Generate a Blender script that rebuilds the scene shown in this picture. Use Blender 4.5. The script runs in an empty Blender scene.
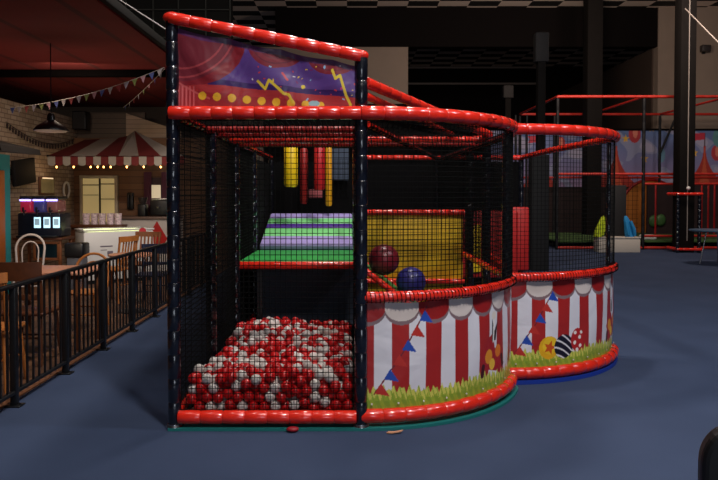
import bpy, bmesh, math, random
import numpy as np
from mathutils import Vector, Matrix
random.seed(7); rng = np.random.default_rng(7)
PI = math.pi
C = bpy.context.scene.collection
scn = bpy.context.scene

# ------------------------------------------------------------------ camera
F = 680.0; HX, HY, EYE = 350.0, 193.0, 1.5
PITCH = math.radians(1.37)
cd = bpy.data.cameras.new('camera'); cam = bpy.data.objects.new('camera', cd); C.objects.link(cam)
cam.location = (0, 0, EYE); cam.rotation_euler = (PI/2 - PITCH, 0, 0)
cd.sensor_width = 36; cd.lens = F/718*36
cd.shift_x = 9/718; cd.shift_y = -(240 - (HY + F*math.tan(PITCH)))/718
cd.clip_end = 200
scn.camera = cam

def P(px, py, Y):                      # a point of the place at distance Y
    return Vector(((px-HX)/F*Y, Y, EYE-(py-HY)/F*Y))

# ------------------------------------------------------------------ world + hall lights
w = bpy.data.worlds.new('world'); scn.world = w; w.use_nodes = True
w.node_tree.nodes['Background'].inputs[0].default_value = (0.75, 0.7, 0.8, 1)
w.node_tree.nodes['Background'].inputs[1].default_value = 0.022
def area(name, loc, target, size, power, col=(1,1,1)):
    d = bpy.data.lights.new(name, 'AREA'); d.size = size; d.energy = power; d.color = col; d.shape = 'DISK'
    o = bpy.data.objects.new(name, d); C.objects.link(o); o.location = loc
    o.rotation_euler = (Vector(target)-Vector(loc)).to_track_quat('-Z', 'Y').to_euler()
    return o
def point(name, loc, power, col, r=0.05):
    d = bpy.data.lights.new(name, 'POINT'); d.energy = power; d.color = col; d.shadow_soft_size = r
    o = bpy.data.objects.new(name, d); C.objects.link(o); o.location = loc; return o
area('hall_lamp_front', (1.3, 0.8, 6.6), (0.4, 5, 0), 0.6, 330, (1.0, 0.93, 0.86))
area('hall_lamp_right', (5.2, 3.6, 6.8), (3.0, 5.5, 0), 0.9, 170, (0.9, 0.93, 1.0))
area('hall_lamp_left', (-2.2, 3.6, 6.8), (-0.6, 4.6, 0), 0.8, 40, (1.0, 0.9, 0.85))
area('hall_lamp_over', (0.4, 6.9, 6.8), (0.4, 7.0, 0), 0.8, 230, (1.0, 0.93, 0.86))
area('entrance_window', (1.8, -5.5, 2.3), (0.8, 5, 1.0), 2.6, 95, (0.8, 0.88, 1.0))
area('hall_lamp_rear', (8.0, 14.5, 6.8), (8.5, 19, 0), 1.2, 190, (1.0, 0.82, 0.7))
area('far_ceiling_fill', (5.0, 15.0, 5.5), (5.5, 24, 8.2), 1.5, 200, (1.0, 0.8, 0.65))
area('cafe_lamp', (-4.0, 9.5, 3.2), (-4.2, 11.5, 0), 0.8, 23, (1.0, 0.8, 0.62))
area('cafe_ceiling_fill', (-4.0, 8.9, 1.15), (-4.0, 10.6, 3.4), 1.2, 11, (1.0, 0.78, 0.6))  # added fill aimed up to brighten the red ceiling, not a cafe fitting
scn.view_settings.view_transform = 'Standard'; scn.view_settings.look = 'None'
scn.view_settings.exposure = 0.0; scn.view_settings.gamma = 1.0
scn.view_settings.use_curve_mapping = False

# ------------------------------------------------------------------ materials
def lin(c):
    return tuple(((x/255)/12.92 if x/255 <= .04045 else ((x/255+.055)/1.055)**2.4) for x in c)
MATS = {}
def mat(name, rgb, rough=.5, metal=0., noise=0., nscale=8., bump=0., emit=0., emit_rgb=None, coat=0., trans=0., spec=.5, alpha=1.):
    if name in MATS: return MATS[name]
    m = bpy.data.materials.new(name); m.use_nodes = True; nt = m.node_tree; b = nt.nodes['Principled BSDF']
    c = lin(rgb)
    b.inputs['Base Color'].default_value = (*c, 1); b.inputs['Roughness'].default_value = rough
    b.inputs['Metallic'].default_value = metal; b.inputs['Specular IOR Level'].default_value = spec
    b.inputs['Coat Weight'].default_value = coat; b.inputs['Transmission Weight'].default_value = trans
    b.inputs['Alpha'].default_value = alpha
    if emit:
        b.inputs['Emission Color'].default_value = (*lin(emit_rgb or rgb), 1); b.inputs['Emission Strength'].default_value = emit
    if noise or bump:
        tc = nt.nodes.new('ShaderNodeTexCoord'); n = nt.nodes.new('ShaderNodeTexNoise')
        n.inputs['Scale'].default_value = nscale; n.inputs['Detail'].default_value = 6
        nt.links.new(tc.outputs['Object'], n.inputs['Vector'])
        if noise:
            r = nt.nodes.new('ShaderNodeMapRange'); r.inputs['From Min'].default_value = .3; r.inputs['From Max'].default_value = .7
            r.inputs['To Min'].default_value = 1-noise; r.inputs['To Max'].default_value = 1+noise
            mx = nt.nodes.new('ShaderNodeVectorMath'); mx.operation = 'SCALE'; mx.inputs[0].default_value = c
            nt.links.new(n.outputs['Fac'], r.inputs['Value']); nt.links.new(r.outputs['Result'], mx.inputs['Scale'])
            nt.links.new(mx.outputs['Vector'], b.inputs['Base Color'])
        if bump:
            bp = nt.nodes.new('ShaderNodeBump'); bp.inputs['Strength'].default_value = bump; bp.inputs['Distance'].default_value = .01
            nt.links.new(n.outputs['Fac'], bp.inputs['Height']); nt.links.new(bp.outputs['Normal'], b.inputs['Normal'])
    MATS[name] = m; return m
def print_mat(name, rough=.4, emit=0., bump=0., coat=0.):
    m = bpy.data.materials.new(name); m.use_nodes = True; nt = m.node_tree; b = nt.nodes['Principled BSDF']
    a = nt.nodes.new('ShaderNodeAttribute'); a.attribute_name = 'print'
    nt.links.new(a.outputs['Color'], b.inputs['Base Color']); b.inputs['Roughness'].default_value = rough
    b.inputs['Coat Weight'].default_value = coat; b.inputs['Coat Roughness'].default_value = .12
    if emit:
        nt.links.new(a.outputs['Color'], b.inputs['Emission Color']); b.inputs['Emission Strength'].default_value = emit
    if bump:
        tc = nt.nodes.new('ShaderNodeTexCoord'); n = nt.nodes.new('ShaderNodeTexNoise'); n.inputs['Scale'].default_value = 3.2
        n.inputs['Distortion'].default_value = 1.4
        bp = nt.nodes.new('ShaderNodeBump'); bp.inputs['Strength'].default_value = bump; bp.inputs['Distance'].default_value = .05
        nt.links.new(tc.outputs['Object'], n.inputs['Vector'])
        nt.links.new(n.outputs['Fac'], bp.inputs['Height']); nt.links.new(bp.outputs['Normal'], b.inputs['Normal'])
    return m
def plank_mat(name, rgb, rgb2, axis='Z', width=.12, rough=.6, seam=.25):
    m = bpy.data.materials.new(name); m.use_nodes = True; nt = m.node_tree; b = nt.nodes['Principled BSDF']; N = nt.nodes.new; L = nt.links.new
    tc = N('ShaderNodeTexCoord'); sp = N('ShaderNodeSeparateXYZ'); L(tc.outputs['Object'], sp.inputs[0])
    d = N('ShaderNodeMath'); d.operation = 'DIVIDE'; d.inputs[1].default_value = width; L(sp.outputs[axis], d.inputs[0])
    fl = N('ShaderNodeMath'); fl.operation = 'FLOOR'; L(d.outputs[0], fl.inputs[0])
    fr = N('ShaderNodeMath'); fr.operation = 'FRACT'; L(d.outputs[0], fr.inputs[0])
    wn = N('ShaderNodeTexWhiteNoise'); wn.noise_dimensions = '1D'; L(fl.outputs[0], wn.inputs['W'])
    no = N('ShaderNodeTexNoise'); no.inputs['Scale'].default_value = 3; no.inputs['Detail'].default_value = 5; L(tc.outputs['Object'], no.inputs['Vector'])
    ad = N('ShaderNodeMath'); ad.operation = 'MULTIPLY_ADD'; ad.inputs[1].default_value = .6; L(wn.outputs['Value'], ad.inputs[0]); L(no.outputs['Fac'], ad.inputs[2])
    mr = N('ShaderNodeMapRange'); mr.inputs['From Min'].default_value = .3; mr.inputs['From Max'].default_value = 1.2; L(ad.outputs[0], mr.inputs['Value'])
    mx = N('ShaderNodeMix'); mx.data_type = 'RGBA'; mx.inputs['A'].default_value = (*lin(rgb),1); mx.inputs['B'].default_value = (*lin(rgb2),1); L(mr.outputs[0], mx.inputs['Factor'])
    lt = N('ShaderNodeMath'); lt.operation = 'LESS_THAN'; lt.inputs[1].default_value = .08; L(fr.outputs[0], lt.inputs[0])
    m2 = N('ShaderNodeMix'); m2.data_type = 'RGBA'; L(lt.outputs[0], m2.inputs['Factor']); L(mx.outputs['Result'], m2.inputs['A'])
    m2.inputs['B'].default_value = tuple(x*seam for x in lin(rgb))+(1,)
    L(m2.outputs['Result'], b.inputs['Base Color']); b.inputs['Roughness'].default_value = rough
    return m
def checker_mat(name, a, b2, sx, sy, rough=.8):
    m = bpy.data.materials.new(name); m.use_nodes = True; nt = m.node_tree; b = nt.nodes['Principled BSDF']; N = nt.nodes.new; L = nt.links.new
    tc = N('ShaderNodeTexCoord'); mp = N('ShaderNodeMapping'); mp.inputs['Scale'].default_value = (1/sx, 1/sy, 0); mp.inputs['Location'].default_value = (.1, .13, .5)
    ch = N('ShaderNodeTexChecker'); ch.inputs['Scale'].default_value = 1
    ch.inputs['Color1'].default_value = (*lin(a),1); ch.inputs['Color2'].default_value = (*lin(b2),1)
    L(tc.outputs['Object'], mp.inputs[0]); L(mp.outputs[0], ch.inputs['Vector']); L(ch.outputs['Color'], b.inputs['Base Color'])
    b.inputs['Roughness'].default_value = rough; return m
def carpet_mat():
    m = mat('blue_carpet', (80, 95, 128), rough=.85, spec=.25); nt = m.node_tree; b = nt.nodes['Principled BSDF']; N = nt.nodes.new; L = nt.links.new
    tc = N('ShaderNodeTexCoord'); n1 = N('ShaderNodeTexNoise'); n1.inputs['Scale'].default_value = 1.3; n1.inputs['Detail'].default_value = 8
    n2 = N('ShaderNodeTexNoise'); n2.inputs['Scale'].default_value = 160; n2.inputs['Detail'].default_value = 2
    L(tc.outputs['Object'], n1.inputs['Vector']); L(tc.outputs['Object'], n2.inputs['Vector'])
    s = N('ShaderNodeMath'); s.operation = 'ADD'; L(n1.outputs['Fac'], s.inputs[0]); L(n2.outputs['Fac'], s.inputs[1])
    r = N('ShaderNodeMapRange'); r.inputs['From Min'].default_value = .6; r.inputs['From Max'].default_value = 1.4
    L(s.outputs[0], r.inputs['Value'])
    mx = N('ShaderNodeMix'); mx.data_type = 'RGBA'; mx.inputs['A'].default_value = (*lin((45, 57, 82)),1); mx.inputs['B'].default_value = (*lin((60, 73, 101)),1)
    L(r.outputs[0], mx.inputs['Factor']); L(mx.outputs['Result'], b.inputs['Base Color'])
    bp = N('ShaderNodeBump'); bp.inputs['Strength'].default_value = .3; bp.inputs['Distance'].default_value = .002
    L(n2.outputs['Fac'], bp.inputs['Height']); L(bp.outputs['Normal'], b.inputs['Normal']); return m
def brick_mat(name):
    m = bpy.data.materials.new(name); m.use_nodes = True; nt = m.node_tree; b = nt.nodes['Principled BSDF']; N = nt.nodes.new; L = nt.links.new
    tc = N('ShaderNodeTexCoord'); sp = N('ShaderNodeSeparateXYZ'); cb = N('ShaderNodeCombineXYZ')
    L(tc.outputs['Object'], sp.inputs[0]); L(sp.outputs['Y'], cb.inputs['X']); L(sp.outputs['Z'], cb.inputs['Y'])
    br = N('ShaderNodeTexBrick'); br.inputs['Scale'].default_value = 1; br.inputs['Brick Width'].default_value = .2; br.inputs['Row Height'].default_value = .075
    br.inputs['Mortar Size'].default_value = .009
    br.inputs['Color1'].default_value = (*lin((172, 154, 136)),1); br.inputs['Color2'].default_value = (*lin((146, 124, 104)),1); br.inputs['Mortar'].default_value = (*lin((118, 98, 82)),1)
    L(cb.outputs[0], br.inputs['Vector']); L(br.outputs['Color'], b.inputs['Base Color']); b.inputs['Roughness'].default_value = .9
    return m

RED = mat('red_vinyl', (222, 42, 26), rough=.25, coat=.6, noise=.06, nscale=22, bump=.5)
DRED = mat('dark_red_vinyl', (150, 22, 20), rough=.4)
NAVY = mat('black_vinyl', (10, 13, 24), rough=.24, coat=.8, nscale=30, bump=.45)
NET = mat('black_net', (10, 10, 10), rough=.9, spec=.1)
BLACKM = mat('black_metal', (16, 17, 20), rough=.4)
CHROME = mat('chrome', (190, 190, 195), rough=.25, metal=1)
WHITE = mat('white_plastic', (215, 212, 208), rough=.4)
BALLW = mat("white_ball_plastic", (212, 205, 200), rough=.35)
BALLR = mat('red_ball_plastic', (196, 22, 26), rough=.32)
YEL = mat('yellow_vinyl', (226, 188, 18), rough=.45)
GREEN = mat('green_foam', (122, 205, 128), rough=.5, noise=.05)
LILAC = mat('lilac_foam', (165, 150, 208), rough=.5, noise=.05)
PURP = mat('purple_foam', (70, 40, 130), rough=.5)
WOODD = mat('dark_wood', (86, 46, 24), rough=.45, noise=.2, nscale=14)
WOODP = mat('pine_wood', (186, 112, 52), rough=.45, noise=.15, nscale=14)
WOODM = mat('brown_wood', (122, 70, 36), rough=.45, noise=.2, nscale=14)
TOP = mat('salmon_laminate', (206, 142, 112), rough=.4)
GREY = mat('grey_plastic', (92, 92, 98), rough=.5)
TEAL = mat('teal_paint', (36, 140, 146), rough=.6)

# ------------------------------------------------------------------ mesh helpers
class MB:
    def __init__(s): s.v = []; s.f = []; s.m = []; s.s = []
    def add(s, vs, fs, m=0, smooth=False):
        o = len(s.v); s.v += [tuple(x) for x in vs]; s.f += [tuple(i+o for i in f) for f in fs]
        s.m += [m]*len(fs); s.s += [smooth]*len(fs); return s
    def box(s, c, d, rz=0, bevel=0, m=0, rot=None):
        bm = bmesh.new(); bmesh.ops.create_cube(bm, size=1)
        for v in bm.verts: v.co = Vector((v.co.x*d[0], v.co.y*d[1], v.co.z*d[2]))
        if bevel: bmesh.ops.bevel(bm, geom=list(bm.edges), offset=bevel, segments=2, affect='EDGES', profile=.5)
        R = rot.to_matrix() if rot is not None and not isinstance(rot, Matrix) else (rot if rot is not None else Matrix.Rotation(rz, 3, 'Z'))
        bm.verts.index_update()
        s.add([R @ v.co + Vector(c) for v in bm.verts], [[v.index for v in f.verts] for f in bm.faces], m, bool(bevel)); bm.free(); return s
    def tube(s, pts, r, n=10, closed=False, cap=True, m=0, up=None):
        pts = [Vector(p) for p in pts]; k = len(pts); rr = r if isinstance(r, (list, tuple)) else [r]*k
        T = []
        for i in range(k):
            a = pts[(i-1) % k] if (closed or i) else pts[0]; b = pts[(i+1) % k] if (closed or i < k-1) else pts[-1]
            t = (b-a); T.append(t.normalized() if t.length > 1e-9 else Vector((0,0,1)))
        u = Vector(up) if up else (Vector((0,0,1)) if abs(T[0].z) < .9 else Vector((1,0,0)))
        u = (u - T[0]*u.dot(T[0])).normalized(); vs = []
        for i in range(k):
            u = (u - T[i]*u.dot(T[i])); u = u.normalized() if u.length > 1e-6 else T[i].orthogonal().normalized()
            w_ = T[i].cross(u)
            for j in range(n):
                a = 2*PI*j/n + (PI/4 if n == 4 else 0); vs.append(pts[i] + (u*math.cos(a)+w_*math.sin(a))*rr[i])
        fs = []
        for i in range(k if closed else k-1):
            for j in range(n):
                a = i*n+j; b = i*n+(j+1) % n; i2 = (i+1) % k
                fs.append((a, b, i2*n+(j+1) % n, i2*n+j))
        if cap and not closed: fs += [tuple(range(n-1, -1, -1)), tuple((k-1)*n+j for j in range(n))]
        s.add(vs, fs, m, n > 4); return s
    def lathe(s, prof, n=20, c=(0,0,0), m=0, rot=None):
        vs = []; fs = []
        for r, z in prof:
            for j in range(n):
                a = 2*PI*j/n; p = Vector((r*math.cos(a), r*math.sin(a), z))
                if rot is not None: p = rot @ p
                vs.append(p+Vector(c))
        for i in range(len(prof)-1):
            for j in range(n): fs.append((i*n+j, i*n+(j+1) % n, (i+1)*n+(j+1) % n, (i+1)*n+j))
        fs += [tuple(range(n-1, -1, -1)), tuple((len(prof)-1)*n+j for j in range(n))]
        s.add(vs, fs, m, True); return s
    def ball(s, c, r, sub=2, m=0, sc=(1,1,1)):
        bm = bmesh.new(); bmesh.ops.create_icosphere(bm, subdivisions=sub, radius=r); bm.verts.index_update()
        s.add([Vector((v.co.x*sc[0], v.co.y*sc[1], v.co.z*sc[2]))+Vector(c) for v in bm.verts], [[v.index for v in f.verts] for f in bm.faces], m, True); bm.free(); return s
    def prism(s, poly, off, m=0):        # poly: 3D loop; extruded by the vector off
        n = len(poly); a = [Vector(p) for p in poly]; b = [p+Vector(off) for p in a]
        s.add(a+b, [tuple(range(n-1, -1, -1)), tuple(range(n, 2*n))]+[(i, (i+1) % n, n+(i+1) % n, n+i) for i in range(n)], m); return s
    def xf(s, M, frm=0):
        s.v = s.v[:frm]+[tuple(M @ Vector(p)) for p in s.v[frm:]]; return s

def root_of(o):
    while o.parent: o = o.parent
    return o
def obj(name, mb, mats, parent=None, at=None, local=False, label=None):
    """local=False: mb holds world coordinates; they are made local to the thing's empty (or to at)."""
    me = bpy.data.meshes.new(name)
    o = bpy.data.objects.new(name, me); C.objects.link(o)
    off = Vector((0,0,0))
    if parent is not None:
        o.parent = parent
        if not local: off = Vector(root_of(parent).location)
    elif at is not None:
        o.location = at
        if not local: off = Vector(at)
    me.from_pydata([(v[0]-off.x, v[1]-off.y, v[2]-off.z) for v in mb.v], [], mb.f)
    for m in (mats if isinstance(mats, (list, tuple)) else [mats]): me.materials.append(m)
    me.polygons.foreach_set('material_index', mb.m); me.polygons.foreach_set('use_smooth', mb.s)
    me.validate(); me.update()
    if any(mb.s) and len(mb.f) < 60000: me.set_sharp_from_angle(angle=math.radians(50))
    if label: o['label'] = label
    return o
def thing(name, label, cat, loc=(0,0,0), rz=0, group=None):
    o = bpy.data.objects.new(name, None); C.objects.link(o); o.empty_display_size = .1
    o.location = loc; o.rotation_euler = (0,0,rz); o['label'] = label; o['category'] = cat
    if group: o['group'] = group
    return o
def tag(o, label, cat, group=None, kind=None):
    o['label'] = label; o['category'] = cat
    if group: o['group'] = group
    if kind: o['kind'] = kind
    return o
def struct(name, mb, m, at=None):
    o = obj(name, mb, m, at=at); o['kind'] = 'structure'; return o
def dup(src, loc, rz=0, label=None, group=None, scale=None):
    r = src.copy(); C.objects.link(r); r.location = loc; r.rotation_euler = (0,0,rz)
    if scale: r.scale = scale
    if label: r['label'] = label
    if group: r['group'] = group
    for ch in list(src.children):
        c = ch.copy(); C.objects.link(c); c.parent = r
        for g in list(ch.children):
            d = g.copy(); C.objects.link(d); d.parent = c
    return r

def painted(name, mapf, nu, nv, colf, m, parent=None, at=None, U=1., V=1.):
    """sheet whose print lives in the surface colour; mapf(u,v) -> 3D arrays, colf(u,v) -> sRGB array"""
    uu, vv = np.meshgrid(np.linspace(0, U, nu+1), np.linspace(0, V, nv+1))
    u = uu.ravel(); v = vv.ravel(); x, y, z = mapf(u, v); col = colf(u, v)
    off = Vector(root_of(parent).location) if parent is not None else Vector(at or (0,0,0))
    co = np.stack([x-off.x, y-off.y, z-off.z], 1)
    idx = np.arange((nu+1)*(nv+1)).reshape(nv+1, nu+1)
    q = np.stack([idx[:-1,:-1], idx[:-1,1:], idx[1:,1:], idx[1:,:-1]], -1).reshape(-1, 4)
    me = bpy.data.meshes.new(name); me.from_pydata(co.tolist(), [], q.tolist())
    a = me.color_attributes.new('print', 'FLOAT_COLOR', 'POINT')
    c = np.clip(col/255., 0, 1); c = np.where(c <= .04045, c/12.92, ((c+.055)/1.055)**2.4)
    a.data.foreach_set('color', np.concatenate([c, np.ones((len(c),1))], 1).astype(np.float32).ravel())
    me.polygons.foreach_set('use_smooth', [True]*len(me.polygons)); me.materials.append(m); me.update()
    o = bpy.data.objects.new(name, me); C.objects.link(o)
    if parent is not None: o.parent = parent
    else: o.location = off
    so = o.modifiers.new('thickness', 'SOLIDIFY'); so.thickness = .002; so.offset = -1
    return o
# little 2D painter on arrays
def setc(col, mask, rgb): col[mask] = rgb
def p_circ(u, v, cx, cy, r, ry=None): return ((u-cx)/r)**2 + ((v-cy)/(ry or r))**2 < 1
def p_poly(u, v, pts):
    ins = np.zeros(len(u), bool); n = len(pts)
    for i in range(n):
        x1, y1 = pts[i]; x2, y2 = pts[(i+1) % n]
        if y1 == y2: continue
        c = ((y1 > v) != (y2 > v)) & (u < (x2-x1)*(v-y1)/(y2-y1)+x1); ins ^= c
    return ins
def p_line(u, v, pts, w_):
    m = np.zeros(len(u), bool)
    for (x1, y1), (x2, y2) in zip(pts[:-1], pts[1:]):
        dx, dy = x2-x1, y2-y1; t = np.clip(((u-x1)*dx+(v-y1)*dy)/(dx*dx+dy*dy+1e-12), 0, 1)
        m |= (u-x1-t*dx)**2+(v-y1-t*dy)**2 < w_*w_
    return m
def star(cx, cy, r, k=.42, rot=0):
    return [(cx+(r if i % 2 == 0 else r*k)*math.sin(rot+i*PI/5), cy+(r if i % 2 == 0 else r*k)*math.cos(rot+i*PI/5)) for i in range(10)]

# ================================================================== THE SETTING
struct('floor', MB().box((8.8, 16, -.05), (22.5, 40, .1)), carpet_mat())
cf = plank_mat('cafe_boards', (84, 56, 38), (122, 82, 54), 'X', .16)
struct('floor_cafe', MB().box((-6.2, 10, -.05), (7.5, 28, .1)), cf)
struct('trim_1', MB().box((-2.46, 9.0, .006), (.07, 14, .012)), mat('edge_strip', (120, 78, 52), rough=.5, noise=.1))
CE = checker_mat('checker_ceiling', (14, 11, 11), (235, 215, 200), 1.0, .6)
struct('ceiling', MB().box((6, 18, 7.85), (26, 40, .3)), CE)
DARK = mat('dark_paint', (15, 11, 11), rough=.9, spec=.1)
BEIGE = mat("beige_wall", (134, 118, 106), rough=.85, noise=.04, nscale=2)
struct('trim_2', MB().box((3.9, 23.1, 7.05), (12.8, .4, 1.3)), DARK)            # bulkhead
struct('wall_rear_left', MB().box((-1.1, 23.1, 5.45), (6.1, .3, 1.9)), BEIGE)
struct('wall_rear_right', MB().box((15.3, 23.05, 3.85), (10.0, .4, 7.7)), BEIGE)
struct('wall_rear_low', MB().box((-1.1, 23.1, 2.25), (6.1, .3, 4.5)), DARK)
BRN = mat('brown_partition', (64, 50, 42), rough=.85)
struct('wall_rear_side', MB().box((10.4, 28.3, 3.2), (.3, 10.2, 6.4)), BRN)
struct('wall_far', MB().box((5, 33.6, 3.85), (20, .3, 7.7)), DARK)
for i, (py, x0, x1) in enumerate(((68, 405, 500), (84, 405, 500))):
    z = EYE-(py-HY)/F*33.3
    struct('trim_%d' % (3+i), MB().box(((452-350)/F*33.3, 33.35, z), (8.6, .1, .1), bevel=.02), mat('grey_strip', (120, 112, 110), rough=.6))
PANEL = mat('dark_cladding', (27, 26, 23), rough=.8, spec=.15)
struct('wall_rear_cafe', MB().box((-5.6, 15.1, 5.6), (6.0, .2, 4.4)), PANEL)
gr = MB()
for x in (-4.9, -4.3, -3.75, -3.15, -2.62): gr.box((x, 14.96, 5.6), (.02, .05, 4.4))
for z in (4.3, 4.9, 5.5): gr.box((-4.2, 14.96, z), (3.2, .05, .02))
struct('trim_6', gr, mat('grid_metal', (58, 58, 50), rough=.7))
# cafe ceiling: red cloth with seams, its edge beam, and a cross beam
struct('ceiling_cafe', MB().box((-6.3, 8.6, 3.39), (7.7, 12.6, .06)), plank_mat('red_cloth_ceiling', (126, 20, 14), (112, 17, 12), 'X', .95, .8, .45))
struct('trim_7', MB().box((-2.42, 8.6, 3.43), (.07, 12.6, .1), bevel=.01), mat('edge_beam', (34, 32, 30), rough=.8, spec=.2))
struct('trim_8', MB().box((-6.2, 10.35, 3.31), (7.4, .14, .1), bevel=.01), mat('cross_beam', (6, 4, 4), rough=.95, spec=.05))
struct('wall_left', MB().box((-5.62, 12.6, 1.5), (.2, 4.3, 3.0)), brick_mat('pale_brick'))
struct('wall_cafe_rear', MB().box((-5.2, 14.85, 1.68), (6.6, .2, 3.36)), mat('grey_upper_wall', (96, 84, 74), rough=.9))

# ================================================================== PLAY FRAME
XL, XM, XC, XR = -1.117, 0.07, 1.236, 2.407
Y0, Y1, Y2, Y3 = 4.30, 5.47, 6.64, 7.86
YA, YB, YC, YR = 5.17, 6.45, 7.35, 9.62
RAD, TH = 1.25, 1.26           # both drums: slightly flattened arcs of one sweep
RXA, RXB = 1.225, 1.23; CYA, CYB = Y0+RAD, 5.32+RAD; YE = CYB-RAD*math.cos(TH)
RT = 2.0; RB = .08; RMID = .84; TR = .043
frame = thing('soft_play_structure', 'large soft-play structure with red padded tubes, black nets and circus banners', 'play structure', (0.07, 6.2, 0))

def padded(mb, pts, r=TR, seg=.14, n=14, m=0):
    """foam-wrapped pipe: round lobes pinched by the tape joints"""
    pts = [Vector(p) for p in pts]; L = [0]
    for a, b in zip(pts[:-1], pts[1:]): L.append(L[-1]+(b-a).length)
    tot = L[-1]; k = max(1, round(tot/seg)); ss = []; rr = []
    for i in range(k):
        for t, q in ((.0, .88), (.05, .98), (.5, 1.0+random.uniform(-.02, .02)), (.94, .985)):
            ss.append((i+t)/k*tot); rr.append(r*q)
    ss.append(tot); rr.append(r*.9)
    out = []; j = 0
    for s_ in ss:
        while j < len(L)-2 and L[j+1] < s_: j += 1
        t = (s_-L[j])/(L[j+1]-L[j]); out.append(pts[j].lerp(pts[j+1], min(max(t, 0), 1)))
    mb.tube(out, rr, n=n, m=m); return mb
def arc(cx, cy, ra, rb, z, n=36):
    return [(cx+ra*math.sin(TH*i/n), cy-rb*math.cos(TH*i/n), z) for i in range(n+1)]
def ties(pts, r, step=.027, slant=0):
    """net lacing wound round a tube"""
    mb = MB(); pts = [Vector(p) for p in pts]; L = [0]
    for a, b in zip(pts[:-1], pts[1:]): L.append(L[-1]+(b-a).length)
    k = int(L[-1]/step); hel = []; j = 0
    for i in range(k*6+1):
        s_ = L[-1]*i/(k*6)
        while j < len(L)-2 and L[j+1] < s_: j += 1
        t = (s_-L[j])/(L[j+1]-L[j]); p = pts[j].lerp(pts[j+1], t); d = (pts[j+1]-pts[j]).normalized()
        a = 2*PI*i/6; u = Vector((0,0,1)); u = (u-d*u.dot(d)).normalized(); w_ = d.cross(u)
        hel.append(p+(u*math.cos(a)+w_*math.sin(a))*(r+.002))
    mb.tube(hel, .0036, n=4); return mb
def post(x, y, top, name='post', r=.042):
    mb = MB(); padded(mb, [(x, y, .02), (x, y, top)], r=r, seg=.155, n=16)
    o = obj(name, mb, NAVY, frame)
    obj('foot_ring', MB().lathe([(.052, 0), (.055, .006), (.055, .022), (.046, .03), (.046, .035)], 20, (x, y, 0)), CHROME, o)
    return o
def rail(pts, r=TR, laced=False, name='rail', m=RED):
    mb = MB(); padded(mb, pts, r=r, seg=.14); o = obj(name, mb, m, frame)
    if laced: obj('net_lacing', ties(pts, r), NET, o)
    return o
# posts
post(XL, Y0, 2.60); post(XM, Y0, 2.36)
for y in (Y1, Y2, Y3): post(XL, y, 2.0)
post(XC-.03, YA+.07, 1.96, r=.036); post(XC+.06, YB, 1.98); post(XC+.06, YC, 1.98); post(XR-.03, YE+.06, 1.96, r=.02); post(XM, Y2, 1.98); post(XM, YC, 1.98)
# front module rails (the top one runs in front of the posts)
A_T = [(x, y-.05*max(0, 1-i/20), z) for i, (x, y, z) in enumerate(arc(XM, CYA, RXA, RAD, RT))]; A_M = arc(XM, CYA, RXA, RAD, RMID); A_B = arc(XM, CYA, RXA, RAD, RB)
B_T, B_M, B_B = (arc(XC, CYB, RXB, RAD, z) for z in (RT, RMID, RB))
rail([(XL-.01, Y0-.05, RT), (XM, Y0-.05, RT)]); rail([(XL+.03, Y0-.02, RB), (XM-.03, Y0-.02, RB)])
rail([(XL-.01, Y0-.03, 2.595), (XM, Y0-.03, 2.356)], r=.039)
# knobs where the slanted rail wraps the corner posts
obj('rail_cap', MB().ball((XL-.0, Y0, 2.60), .055, 2, sc=(1.1, 1, .7)), RED, frame)
obj('rail_cap', MB().ball((XM, Y0, 2.365), .05, 2, sc=(1, 1, .7)), RED, frame)
for a, b in ((Y0, Y1), (Y1, Y2), (Y2, Y3), (Y3, YR)): rail([(XL, a+.03, RT), (XL, b-.03, RT)], r=.036, laced=True)
rail([(XL, Y0+.04, RB), (XL, Y3, RB)], r=.036)
for y, q, m_ in ((5.15, .028, DRED), (5.6, .03, DRED), (6.1, .036, RED), (Y2, .036, DRED)): rail([(XL+.04, y, RT-.02), (XM, y, RT-.02)], r=q, laced=True, m=m_)
rail([(XM, 6.1, RT-.02), (XC, 6.1, RT-.02)], r=.032, laced=True); rail([(XM, Y2, RT-.02), (XC, Y2, RT-.02)], r=.028, laced=True, m=DRED)
rail([(XM, Y0+.04, RT), (XM, Y1, RT-.01), (XM, Y2, RT-.02)], r=.034, laced=True)
# curved drum one and two
for pth in (A_T, B_T): rail(pth, name='curved_rail', r=.045)
for pth in (A_M, B_M): rail(pth, name='curved_rail', r=.036, laced=True)
for pth in (A_B, B_B): rail(pth, name='curved_rail', r=.047)
# rear right edge of the structure
rail([(XR, YE+.03, RT), (XR-.06, 8.0, RT), (2.42, YR, RT)], r=.036)
rail([(XM, YR, RT), (XC, YR, RT), (2.42, YR, RT)], r=.036)
rail([(XC, YA+.05, 1.95), (XC, YR, 1.97)], r=.03, laced=True, m=DRED)
rail([(XC, YA, RMID), (XC, YC, RMID)], r=.032); rail([(XC, YB, .1), (XR, YE+.1, .1)], r=.036)
# sloping roof rails
rail([(XM+.03, Y0+.02, 2.20), (1.25, 6.1, 2.02)], r=.036)
rail([(XM+.03, Y0+.05, 2.12), (.92, 6.1, 2.02)], r=.026)
rail([(XM+.05, 4.75, 1.98), (1.24, YR-.05, 1.98)], r=.028, laced=True)
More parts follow.
